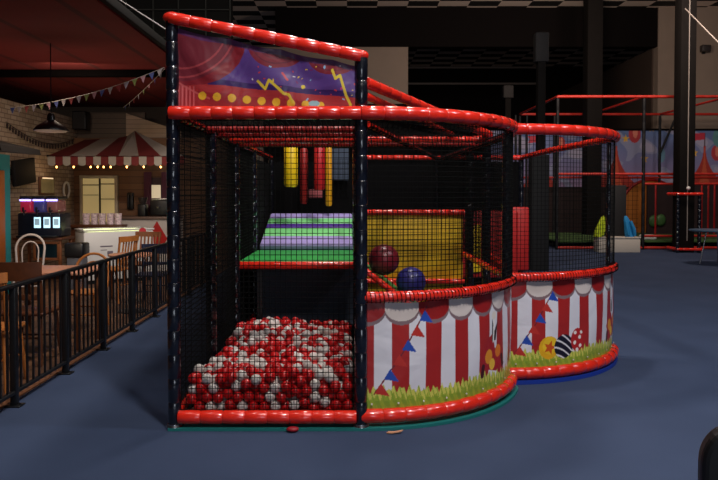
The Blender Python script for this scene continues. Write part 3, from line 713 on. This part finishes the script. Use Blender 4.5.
obj('round_badge', MB().lathe([(.001, 0), (.06, 0), (.06, .006), (.001, .006)], 20, (.38, -.31, .85), rot=Matrix.Rotation(PI/2, 3, 'X')), mat('badge_red', (200, 50, 60)), fz, local=True)
tub = MB().lathe([(.055, 0), (.068, .2), (.064, .2)], 16)
TUBM = mat('floral_print', (214, 190, 196), rough=.5, noise=.45, nscale=40)
for k in range(5):
    p = P(86+8*k, 220, 12.35); o = obj('paper_cup_stack', tub, TUBM, at=(p.x, 12.35+.02*(k % 2), .93), local=True)
    tag(o, 'floral pink paper tub on the shelf behind the freezer', 'tub', 'floral tubs behind the freezer')
tag(obj('shelf_board', MB().box((-4.6, 12.38, .90), (1.0, .3, .05), bevel=.006).box((-4.6, 12.4, .44), (.9, .2, .88)), WOODD, at=(-4.6, 12.4, 0)), 'dark wooden shelf unit behind the freezer carrying floral tubs', 'shelf')

# kiosk: plank front, windows, striped awning, scalloped valance
KY = 13.6
ki = thing('snack_kiosk', 'timber snack kiosk with a red and white striped awning', 'kiosk', (-4.2, KY, 0))
obj('plank_front', MB().box((-4.0, KY+.06, 1.3), (3.1, .1, 2.6)), plank_mat('kiosk_planks', (132, 92, 60), (104, 70, 46), 'Z', .13), ki)
obj('upper_boards', MB().box((-4.9, KY+.25, 2.75), (1.5, .1, .75)), plank_mat('grey_planks', (116, 98, 82), (92, 78, 66), 'Z', .1), ki)
a = P(125, 113, KY); b = P(180, 131, KY)
obj('gable_boards', MB().prism([a+Vector((0, .1, 0)), b+Vector((0, .1, 0)), (b.x, KY+.1, 2.3), (a.x, KY+.1, 2.3)], (0, .08, 0)), plank_mat('pale_planks', (196, 168, 142), (166, 140, 116), 'Z', .09), ki)
w0 = P(82, 177, KY); w1 = P(117, 223, KY); cx = (w0.x+w1.x)/2; cz = (w0.z+w1.z)/2; ww = w1.x-w0.x; hh = w0.z-w1.z
WF = mat('window_paint', (190, 176, 150), rough=.5)
fr = MB()
for dx, dz, a_, b_ in ((0, hh/2, ww+.06, .06), (0, -hh/2, ww+.06, .06), (-ww/2, 0, .05, hh), (ww/2, 0, .06, hh)): fr.box((cx+dx, KY-.02, cz+dz), (a_, .08, b_), bevel=.006)
wn = obj('window_frame', fr, WF, ki)
obj('pane', MB().box((cx, KY-.0, cz), (ww-.04, .015, hh-.04)), mat('lit_room', (196, 176, 120), rough=.3, emit=.42, emit_rgb=(190, 165, 110)), wn)
obj('glazing_bar', MB().box((cx+.02, KY-.03, cz), (.03, .03, hh)).box((cx-.16, KY-.03, cz+.3), (.34, .02, .02)).box((cx+.18, KY-.03, cz+.32), (.3, .02, .02)).box((cx+.18, KY-.03, cz+.02), (.3, .02, .015)).box((cx-.16, KY-.03, cz+.1), (.3, .02, .012)), mat('dark_bar', (52, 46, 40)), wn)
w0 = P(152, 180, KY); w1 = P(161, 207, KY); w2 = P(147, 172, KY); w3 = P(168, 212, KY)
c2 = obj('window_frame', MB().box(((w0.x+w1.x)/2, KY-.0, (w0.z+w1.z)/2), (w1.x-w0.x+.1, .03, w0.z-w1.z+.1)), mat('plum_paint', (52, 28, 40)), ki)
obj('pane', MB().box(((w0.x+w1.x)/2, KY-.02, (w0.z+w1.z)/2-.05), (w1.x-w0.x, .02, w0.z-w1.z-.1)), mat('lit_window', (220, 205, 170), emit=.55, emit_rgb=(220, 200, 165)), c2)
for x in (w2.x+.03, w3.x-.04):
    mb = MB(); [mb.tube([(x-.06+.03*k, KY-.05, w2.z), (x-.06+.03*k, KY-.05, w3.z)], .017, n=8) for k in range(5)]
    obj('curtain', mb, mat('plum_cloth', (96, 52, 66), rough=.9), c2)
# counter
ct = thing('service_counter', 'cream kiosk counter with red diamond trim and dark stone top', 'counter', (-3.95, KY-.28, 0))
obj('counter_top', MB().box((-3.95, KY-.3, 1.02), (1.3, .5, .05), bevel=.01), mat('counter_stone', (110, 90, 80), rough=.3), ct)
cb_ = obj('counter_front', MB().box((-3.95, KY-.28, .5), (1.26, .45, 1.0)), mat('cream_board', (190, 180, 172), rough=.6), ct)
for xx in (-3.72,):
    obj('diamond_trim', MB().prism([(xx-.2, KY-.515, .62), (xx, KY-.515, .28), (xx+.2, KY-.515, .62), (xx, KY-.515, .96)], (0, .01, 0)), mat('diamond_red', (176, 26, 22), rough=.5), cb_)
# awning
bot = [48, 70, 96, 119, 139, 161, 184]; tpp = [(85, 140), (101, 139), (119, 138), (128, 136), (135, 131), (135.4, 131), (136, 131)]
AR = mat('awning_red', (112, 32, 30), rough=.8); AW = mat('awning_white', (166, 154, 142), rough=.8)
AY = 12.0; aw = MB()
for k in range(6):
    q = [P(bot[k], 156, AY), P(bot[k+1], 156, AY), P(*tpp[k+1], 13.6), P(*tpp[k], 13.6)]
    aw.prism(q, (0, 0, -.012), m=k % 2)
obj('awning', aw, [AR, AW], ki)
va = MB(); xk = [48+7.6*k for k in range(19)]
for k in range(18):
    a = P(xk[k], 156, AY); b = P(xk[k+1], 156, AY); wd = b.x-a.x; pts = [(a.x, AY, a.z), (a.x, AY, a.z-.13)]+[(a.x+wd/2-wd/2*math.cos(PI*j/6), AY, a.z-.13-.045*math.sin(PI*j/6)) for j in range(1, 6)]+[(b.x, AY, a.z-.13), (b.x, AY, a.z)]
    va.prism(pts, (0, .008, 0), m=(k+1) % 2)
obj('valance', va, [AR, AW], ki)
for s_ in (48, 184):
    a = P(s_, 156, AY); obj('awning_bracket', MB().tube([a, (a.x, KY, a.z), ], .02, n=8), BLACKM, ki)
# warm bulbs under the valance
BULB = mat('warm_bulb', (255, 190, 110), emit=8, emit_rgb=(255, 180, 90))
ls = thing('bulb_string', 'string of small warm bulbs under the striped awning', 'string lights', P(110, 165, 12.15))
wz = P(48, 163, 12.15); we = P(184, 163, 12.15)
obj('wire', MB().tube([wz, we], .006, n=6), BLACKM, ls)
for px in (57, 74, 91, 98, 104, 111, 127, 144, 161):
    p = P(px, 167, 12.15); s_ = obj('bulb_socket', MB().lathe([(.012, 0), (.012, .05)], 8, p+Vector((0, 0, .02))), BLACKM, ls)
    obj('bulb', MB().ball(p, .015, 2, sc=(1, 1, 1.3)), BULB, s_)
for px in (60, 95, 130, 160):
    point('bulb_light', P(px, 169, 12.1), 1.2, (1, .62, .3), .05)
# coffee things on the counter
cg = thing('coffee_grinder', 'black coffee grinder on the kiosk counter under the small window', 'grinder', (-4.05, KY-.3, 1.045))
obj('body', MB().box((0, 0, .12), (.16, .2, .24), bevel=.02), BLACKM, cg, local=True); obj('hopper', MB().lathe([(.05, 0), (.09, .12), (.09, .14)], 16, (0, 0, .23)), mat('smoke_plastic', (50, 44, 44), rough=.2), cg, local=True)
cm = thing('espresso_machine', 'black espresso machine right of the grinder on the kiosk counter', 'coffee machine', (-3.70, KY-.3, 1.045))
obj('body', MB().box((0, 0, .17), (.34, .3, .3), bevel=.02), BLACKM, cm, local=True); obj('cup_tray', MB().box((0, 0, .34), (.32, .28, .03), bevel=.005), CHROME, cm, local=True); obj('group_head', MB().tube([(0, -.15, .2), (0, -.22, .18)], .03, n=12), CHROME, cm, local=True)
ph = thing('wall_phone', 'black wall telephone on the kiosk planks beside the lit window', 'telephone', P(131, 201, KY-.01))
obj('backplate', MB().box((0, -.03, 0), (.13, .06, .34), bevel=.02), BLACKM, ph, local=True)
obj('handset', MB().tube([(-.02, -.09, .12), (-.02, -.11, .06), (-.02, -.11, -.06), (-.02, -.09, -.12)], [.03, .02, .02, .03], n=10), mat('phone_black', (24, 22, 24), rough=.3), ph, local=True)

# left wall things (wall face at x=-5.52)
LX = -5.52
def lwY(px): return LX*F/(px-HX)
tv = thing('wall_television', 'dark flat television tilted on the pale brick wall', 'television', (LX, 11.5, 1.85))
obj('screen_body', MB().box((.13, -.25, 0), (.06, .72, .42), bevel=.01, rot=Matrix.Rotation(-.0, 3, 'Z') @ Matrix.Rotation(.12, 3, 'X')), mat('tv_black', (14, 12, 13), rough=.7, spec=.2), tv, local=True)
obj('bracket', MB().tube([(0, 0, 0), (.12, 0, 0)], .03, n=8), BLACKM, tv, local=True)
Yc = lwY(65)
ck = thing('wall_clock', 'white ring shaped clock on the pale brick wall', 'clock', (LX, Yc, EYE-(190-HY)/F*Yc))
obj('rim', MB().tube([(.03, .13*math.cos(a), .15*math.sin(a)) for a in [2*PI*i/24 for i in range(24)]], .022, n=8, closed=True), WHITE, ck, local=True)
obj('dial', MB().lathe([(.001, 0), (.13, 0), (.13, .012), (.001, .012)], 24, (.005, 0, 0), rot=Matrix.Rotation(PI/2, 3, 'Y')), mat('dial_brown', (92, 66, 50)), ck, local=True)
Yc = lwY(46)
mrr = thing('wall_mirror', 'small framed mirror on the brick wall above the slush machine', 'mirror', (LX, Yc, EYE-(186-HY)/F*Yc))
obj('frame', MB().box((.015, 0, 0), (.03, .62, .32), bevel=.006), WOODD, mrr, local=True); obj('glass', MB().box((.032, 0, 0), (.006, .54, .25)), mat('mirror_glass', (150, 140, 110), rough=.15, metal=.6), mrr, local=True)
obj('lamp_strip', MB().box((.04, 0, .14), (.02, .4, .02)), mat('mirror_lamp', (255, 225, 180), emit=.8), mrr, local=True)
# garland on the wall
gl = thing('tassel_garland', 'dark tassel garland sagging across the pale brick wall', 'garland', (LX+.03, 11.5, 2.4))
gp = []
for i in range(25):
    px = 5+68*i/24; Yc = lwY(px); pyy = 122+22*math.sin(min(1, i/17)*PI/2)-(5*max(0, (i-17)/7)**2); gp.append(Vector((LX+.03, Yc, EYE-(pyy-HY)/F*Yc)))
obj('cord', MB().tube(gp, .006, n=6), BLACKM, gl)
for a, b in zip(gp[:-1], gp[1:]):
    m_ = (a+b)/2; obj('tassel', MB().lathe([(.004, 0), (.018, -.04), (.012, -.09)][::-1], 8, m_), mat('tassel_brown', (46, 32, 30), rough=.9), gl)

# pendant lamp
pl_ = thing('pendant_lamp', 'black dome pendant lamp hanging over the cafe tables', 'lamp', (P(52, 131, 8.5).x, 8.5, P(52, 131, 8.5).z))
obj('shade', MB().lathe([(.205, 0), (.205, .012), (.17, .055), (.1, .10), (.05, .13), (.045, .19), (.03, .22), (.002, .23)], 32), mat('lamp_black', (14, 14, 16), rough=.35), pl_, local=True)
obj('diffuser', MB().lathe([(.17, -.012), (.19, 0), (.002, .01)], 32), mat('lamp_inner', (150, 130, 118), rough=.5), pl_, local=True)
obj('cord', MB().tube([(0, 0, .22), (0, 0, 3.36-pl_.location.z)], .007, n=6), BLACKM, pl_, local=True)
pc = P(208/3.99, 70, 9); 

# speaker + fairground glass ornament
sp = thing('wall_speaker', 'black box loudspeaker high on the cafe rear wall', 'speaker', P(82, 121, 13.4))
obj('cabinet', MB().box((0, 0, 0), (.27, .25, .36), bevel=.015), BLACKM, sp, local=True); obj('grille', MB().box((0, -.128, 0), (.23, .008, .32)), mat('grille', (34, 32, 32), rough=.8), sp, local=True); obj('bracket', MB().tube([(0, .1, 0), (0, .3, 0)], .02, n=8), BLACKM, sp, local=True)

# bunting
FLC = [(150, 60, 60), (170, 160, 160), (80, 90, 150), (176, 130, 140), (120, 130, 70), (150, 140, 150)]
def bunting(name, label, pa, pb, sag, n, fs):
    t = thing(name, label, 'bunting', (pa+pb)/2); pts = [pa.lerp(pb, i/24)-Vector((0, 0, sag*4*(i/24)*(1-i/24))) for i in range(25)]
    obj('string', MB().tube(pts, .004, n=5), mat('string_white', (170, 160, 150)), t)
    d = (pb-pa); d.z = 0; d.normalize()
    for k in range(n):
        i = (k+.5)/n; p = pa.lerp(pb, i)-Vector((0, 0, sag*4*i*(1-i))); sl_ = (pb.z-pa.z-sag*4*(1-2*i))/(pb-pa).length
        q = [p-d*fs/2-Vector((0, 0, sl_*fs/2)), p+d*fs/2+Vector((0, 0, sl_*fs/2)), p+Vector((0, 0, -fs*1.1))+d*random.uniform(-.02, .02)]
        c = FLC[(k*5+2) % 6]; obj('flag', MB().prism(q, (0, .004, 0)), mat('flag_%d_%d_%d' % c, c, rough=.9), t)
    return t
bunting('bunting_string', 'long string of triangular flags slung beneath the red cafe ceiling', P(10, 108, 9.6), P(165, 68, 8.7), .09, 20, .085)
bunting('bunting_string', 'short flag string rising to the tall corner post', P(124, 108, 12), P(165, 70, 9.2), .02, 8, .07)
tag(obj('guy_wire', MB().tube([P(110, -6, 6.5), P(171, 33, 4.35)], .005, n=6), mat('wire_white', (210, 205, 200), rough=.6), at=P(171, 33, 4.35)), 'thin steel wire rising left from the tall front corner post', 'wire')

# teal booth at the left edge
bo = thing('ticket_booth', 'teal painted booth with a dark pitched roof at the left edge', 'booth', (-5.45, 9.6, 0))
obj('booth_wall', MB().box((-5.42, 9.6, 1.03), (.8, .9, 2.06)), TEAL, bo); obj('door_panel', MB().box((-5.015, 9.65, .95), (.03, .42, 1.75), bevel=.006), mat('orange_door', (170, 92, 28), rough=.5), bo)
obj('roof', MB().prism([(-5.9, 8.95, 2.16), (-4.58, 8.95, 2.06), (-4.60, 8.95, 2.14), (-5.3, 8.95, 2.3)], (0, 1.15, 0)), mat('roof_black', (24, 20, 20), rough=.8), bo)

# ================================================================== REAR HALL
def column(name, label, x, y, w_, top, m, extra=None):
    t = thing(name, label, 'column', (x, y, 0)); obj('shaft', MB().box((0, 0, top/2), (w_, w_, top), bevel=.015), m, t, local=True); return t
COLM = mat('column_dark', (19, 16, 15), spec=.12, rough=.85, noise=.1)
c1 = column('building_column', 'thick dark square column with red padded tube guard at its foot', (683.5-HX)/F*17.3, 17.3, .38, 7.7, COLM)
gx, gw = 0, .54
for z in (1.475, .09):
    obj('guard_rail', padded(MB(), [(-gw/2-.03, -.28, z), (gw/2+.03, -.36, z)], r=.036), RED, c1, local=True)
    obj('guard_rail', padded(MB(), [(-gw/2, -.27, z), (-gw/2, .27, z)], r=.045), RED, c1, local=True); obj('guard_rail', padded(MB(), [(gw/2, -.27, z), (gw/2, .27, z)], r=.045), RED, c1, local=True)
for x in (-gw/2, gw/2): obj('guard_post', padded(MB(), [(x, -.27, 0), (x, -.27, 1.5)], r=.045), NAVY, c1, local=True)
obj('cable_cover', MB().box((.0, -.2, 3.9), (.016, .02, 7.2)), mat('cable_white', (150, 140, 134)), c1, local=True)
obj('sensor_ball', MB().ball((0, -.24, 1.62), .05, 2), WHITE, c1, local=True)
column('building_column', 'dark square column rising behind the sloping red tubes', (591.5-HX)/F*21.0, 21.0, .46, 7.7, COLM)
cp = thing('steel_post', 'slim dark steel post with padded lower half behind the second drum', 'post', (2.55*13.2/9.2*1.01, 13.2, 0))
cp.location = ((540-HX)/F*13.2, 13.2, 0)
obj('shaft', MB().box((0, 0, 2.3), (.15, .15, 4.6), bevel=.01), COLM, cp, local=True); obj('pad', MB().box((-.03, 0, 1.12), (.34, .3, 2.24), bevel=.02), mat('matte_black_pad', (12, 11, 13), rough=.8), cp, local=True)
obj('bracket', MB().box((0, 0, 4.3), (.26, .2, .56), bevel=.02), mat('bracket_grey', (30, 26, 26), rough=.8), cp, local=True)
cq = thing('steel_post', 'slimmer distant steel post left of the bracketed one', 'post', ((507-HX)/F*22, 22, 0))
obj('shaft', MB().box((0, 0, 2.4), (.18, .18, 4.8)), COLM, cq, local=True); obj('bracket', MB().box((0, 0, 4.75), (.32, .3, .4), bevel=.02), mat('bracket_grey', (74, 66, 66)), cq, local=True)
tag(obj('guy_wire', MB().tube([P(683, 10, 16.9), P(730, 57, 14.8)], .014, n=6), mat('cable_white', (150, 140, 134)), at=P(683, 10, 16.9)), 'pale cable slung from the thick column towards the right edge', 'wire')
fx = thing('wall_floodlight', 'small dark floodlight on the beige wall right of the column', 'lamp', P(702, 50, 22.8))
obj('housing', MB().box((0, -.1, 0), (.3, .2, .22), bevel=.03), mat('lamp_grey', (48, 42, 42)), fx, local=True); obj('bracket', MB().box((0, .05, .0), (.1, .1, .3)), BLACKM, fx, local=True)

# mural
def mural_print(u, v):
    x = u*13.2; z = v*1.62; col = np.zeros((len(u), 3)); t = (z/1.62)[:,None]
    col[:] = np.array((150, 128, 168.))*(1-t)+np.array((98, 122, 172.))*t
    cl = np.sin(x*3.1+2*np.sin(z*4))*.5+np.sin(x*7.3+z*5)*.25+np.sin(z*9+x*2)*.35
    setc(col, cl > .3, (146, 150, 184)); setc(col, cl > .6, (168, 164, 192))
    X0 = 4.6
    def px(p): return (p-HX)/F*22.8-X0
    def pz(p): return EYE-(p-HY)/F*22.8-1.70
    for p, q, r in ((634, 142, .2), (560, 150, .16), (716, 158, .18)):
        setc(col, p_circ(x, z, px(p), pz(q), r, r*1.25), (184, 58, 66)); setc(col, p_circ(x, z, px(p)+.02, pz(q)+.04, r*.4, r*.8), (220, 130, 110))
    setc(col, p_circ(x, z, px(718), pz(145), .2, .28), (96, 146, 150)); setc(col, p_circ(x, z, px(661), pz(160), .13, .2), (110, 150, 176))
    for p, q in ((625, 146), (651, 137), (669, 136), (576, 140), (596, 165), (644, 163), (694, 158)): setc(col, p_poly(x, z, star(px(p), pz(q), .13)), (226, 176, 60))
    for p, q0, hw in ((616, 152, .75), (704, 152, .72), (540, 154, .6)):
        c = px(p); top = pz(q0); k = np.clip((top-z)/(top+.01), 0, 1); half = hw*(k**2.2)+.03
        m = (np.abs(x-c) < half) & (z < top); setc(col, m, (168, 52, 42)); setc(col, m & (np.abs((x-c)/np.maximum(half, .01)) < .3), (196, 84, 56))
        setc(col, p_line(x, z, [(c, top), (c, top+.35)], .015), (70, 50, 60)); setc(col, p_poly(x, z, [(c, top+.38), (c-.42, top+.34), (c-.36, top+.25), (c-.42, top+.14), (c, top+.18)]), (190, 50, 70))
    return col
mu = painted('wall_mural', lambda u, v: (4.6+u*13.2, 22.80+0*u, 1.70+v*1.9), 700, 100, mural_print, print_mat('mural_print', rough=.7), at=(4.6, 22.8, 1.7))
tag(mu, 'long sky mural with balloons, stars and red tents on the rear wall', 'mural')
struct('trim_9', MB().box((11.2, 22.78, 3.62), (13.2, .06, .06)), DARK)
struct('wall_rear_dado', MB().box((11.2, 22.72, .85), (13.2, .1, 1.7)), mat('dado_dark', (40, 22, 22), rough=.8))
od = MB().lathe([(.001, 0), (.95, 0), (.95, .05), (.001, .05)], 40, ((652-HX)/F*22.5, 22.66, .97), rot=Matrix.Rotation(PI/2, 3, 'X'))
og = MB().tube([((652-HX)/F*22.5+.97*math.cos(a), 22.62, .97+.97*math.sin(a)) for a in [2*PI*i/40 for i in range(40)]], .05, n=8, closed=True)
ar = thing('wall_roundel', 'large orange disc with red rim on the lower rear wall', 'wall decoration', ((652-HX)/F*22.5, 22.66, .97)); 
obj('disc', od, mat('roundel_orange', (176, 104, 36), rough=.6), ar); obj('rim', og, DRED, ar)

# second play structure
RED2 = mat('dull_red_vinyl', (176, 36, 24), rough=.5); BLK2 = mat('dull_black_vinyl', (14, 14, 18), rough=.6, spec=.3)
f2 = thing('climbing_structure', 'tall open climbing frame of red and black tubes at the rear right', 'play structure', (9, 20, 0))
def r2(a, b, r=.05, m=RED2, nm='rail'): return obj(nm, padded(MB(), [a, b], r=r*.75, seg=.3, n=10), m, f2)
X0_, X1_, X2_, X3_ = 5.48, 7.76, 10.0, 13.2; ZT = 4.04
for y in (18.0, 22.0): r2((X0_, y, ZT), (X3_, y, ZT), .055)
for x in (X0_, X1_, X2_, 12.0): r2((x, 18, ZT), (x, 22, ZT), .045)
for x in (X0_, X1_, 12.2): r2((x, 18, 0), (x, 18, ZT-.05), .06, BLK2, 'post')
for x in (X0_, 6.6, X2_, 12.2): r2((x, 22, 0), (x, 22, ZT-.05), .06, BLK2, 'post')
for k in (0, 1): r2((5.1+k*.35, 21, 0), (5.1+k*.35, 21, 3.9), .045, BLK2, 'post')
r2((X2_, 21.95, 2.8), (X2_+.45, 21.95, 3.85), .05, BLK2, 'brace'); r2((12.0, 18, 3.5), (11.5, 18, 4.0), .045, BLK2, 'brace')
for y in (18.0, 22.0): r2((X0_, y, 2.0), (X3_, y, 2.0), .05)
r2((X1_, 18.0, 1.74), (X3_, 18, 1.74), .045)
r2((X1_, 18.0, .36), (X3_, 18, .36), .045); r2((X0_, 18.0, .05), (X3_, 18, .05), .05)
obj('deck', MB().box(((X0_+X3_)/2, 20.1, .2), (X3_-X0_-.2, 3.8, .04)), mat('turf_green', (62, 92, 44), rough=.9), f2)
for x in (8.36, 9.62, 9.8, 9.97):
    obj('hanging_strap', MB().box((x, 18.6, 1.05), (.05, .02, 1.35), bevel=.01), DRED, f2)
obj('inner_wall', MB().box((11.2, 21.3, .9), (3.8, .08, 1.8)), mat('maroon_dark', (36, 18, 22), rough=.7), f2)
obj('net_panel', (lambda mb: [mb.tube([(X0_+.1+k*.12, 18.05, .1), (X0_+.1+k*.12, 18.05, 1.95)], .005, n=4) for k in range(19)] + [mb.tube([(X0_+.1, 18.05, .1+k*.12), (X1_-.1, 18.05, .1+k*.12)], .005, n=4) for k in range(16)] and mb)(MB()), NET, f2)
for px, py_, c in ((654, 221, (60, 96, 52)), (661, 220, (60, 96, 52))):
    obj('climbing_hold', MB().ball(P(px, py_, 21.2), .16, 2, sc=(1, .4, 1.2)), mat('hold_green', c), f2)
tag(obj('white_cushion', MB().box((0, 0, .07), (.4, .3, .14), bevel=.05), WHITE, at=((648-HX)/F*18.6, 18.6, .221), local=True), 'small white cushion on the green deck of the climbing frame', 'cushion')

# bench with jackets
bx = P(615.5, 251, 17.4)
be = thing('storage_bench', 'white box bench on the blue carpet before the dark panel', 'bench', (bx.x, 17.3, 0))
obj('body', MB().box((0, 0, .18), (1.04, .4, .36), bevel=.01), mat('bench_white', (200, 190, 178), rough=.6), be, local=True); obj('lid', MB().box((0, 0, .375), (1.07, .43, .03), bevel=.008), mat('bench_white', (200, 190, 178)), be, local=True)
tag(obj('dark_partition', MB().box((bx.x+.1, 17.62, .85), (.5, .1, 1.7), bevel=.01), mat('partition_black', (22, 20, 22), rough=.7), at=(bx.x+.1, 17.62, 0)), 'tall black padded board standing behind the white bench', 'board')
def jacket(name, label, x, y, z, m, s=1):
    t = thing(name, label, 'jacket', (x, y, z)); mb = MB(); n = 14; rings = []
    prof = [(.0, .11, .10), (.12, .12, .09), (.28, .10, .08), (.42, .07, .06), (.5, .045, .04), (.53, .02, .02)]
    vs = []; fs = []
    for h, a, b in prof:
        for j in range(n):
            th = 2*PI*j/n; rr = 1+.12*math.sin(3*th+h*9); vs.append((s*(a*rr*math.cos(th)-.12*h/.53), b*rr*math.sin(th), h))
    for i in range(len(prof)-1):
        for j in range(n): fs.append((i*n+j, i*n+(j+1) % n, (i+1)*n+(j+1) % n, (i+1)*n+j))
    fs += [tuple(range(n-1, -1, -1)), tuple((len(prof)-1)*n+j for j in range(n))]
    mb.add(vs, fs, 0, True); obj('jacket_body', mb, m, t, local=True)
    obj('sleeve', MB().tube([(-s*.02, -.07, .40), (s*.05, -.11, .2), (s*.08, -.1, .03)], [.035, .045, .035], n=10), m, t, local=True)
    obj('sleeve', MB().tube([(-s*.12, -.06, .38), (-s*.11, -.10, .2), (-s*.08, -.1, .05)], [.03, .04, .03], n=10), m, t, local=True)
    return t
jacket('jacket', 'bright blue jacket bunched upright on the right end of the bench', (630.5-HX)/F*17.25, 17.25, .39, mat('jacket_blue', (20, 130, 190), rough=.7))
jacket('jacket', 'lime green jacket seen through the net left on the bench', (598.5-HX)/F*17.2, 17.2, .39, mat('jacket_lime', (190, 210, 30), rough=.7), -1)

# side table at the right edge
tr = thing('side_table', 'thin grey-blue round table on slim chrome legs at the right edge', 'table', (P(716, 230, 14.4).x, 14.4, 0))
obj('tabletop', MB().lathe([(.5, 0), (.52, .01), (.52, .03), (.5, .035)], 32, (0, 0, .69)), mat('table_blue', (70, 96, 120), rough=.3), tr, local=True)
for k in range(3):
    a = 2*PI*k/3+PI*.95; obj('leg', MB().tube([(.18*math.cos(a), .18*math.sin(a), .69), (.3*math.cos(a), .3*math.sin(a), 0)], .014, n=8), CHROME, tr, local=True)

# black chair at the bottom right corner
ch = thing('padded_chair', 'black padded chair cut off by the bottom right corner', 'chair', (1.3, 2.0, 0), -.25)
BP = mat('black_leather', (9, 8, 10), rough=.45)
bkp = [(sx_*(.14+.10*math.cos(q)), -.035, .68+.12*math.sin(q)) for sx_, qs in ((1, [PI/2*i/9 for i in range(10)]), (-1, [PI/2*i/9 for i in range(9, -1, -1)])) for q in qs]+[(-.24, -.035, .42), (.24, -.035, .42)]
bo_ = obj('backrest', MB().prism(bkp, (0, .07, 0)), BP, ch, local=True); bv = bo_.modifiers.new('bevel', 'BEVEL'); bv.width = .02; bv.segments = 3
obj('seat', MB().box((0, -.25, .44), (.48, .46, .08), bevel=.035), BP, ch, local=True)
for x in (-.2, .2):
    for y in (-.43, -.02): obj('leg', MB().tube([(x, y, .42), (x*1.1, y*1.02, 0)], .014, n=10), BLACKM, ch, local=True)
obj('back_bracket', MB().box((0, .0, .43), (.3, .03, .06)), BLACKM, ch, local=True)
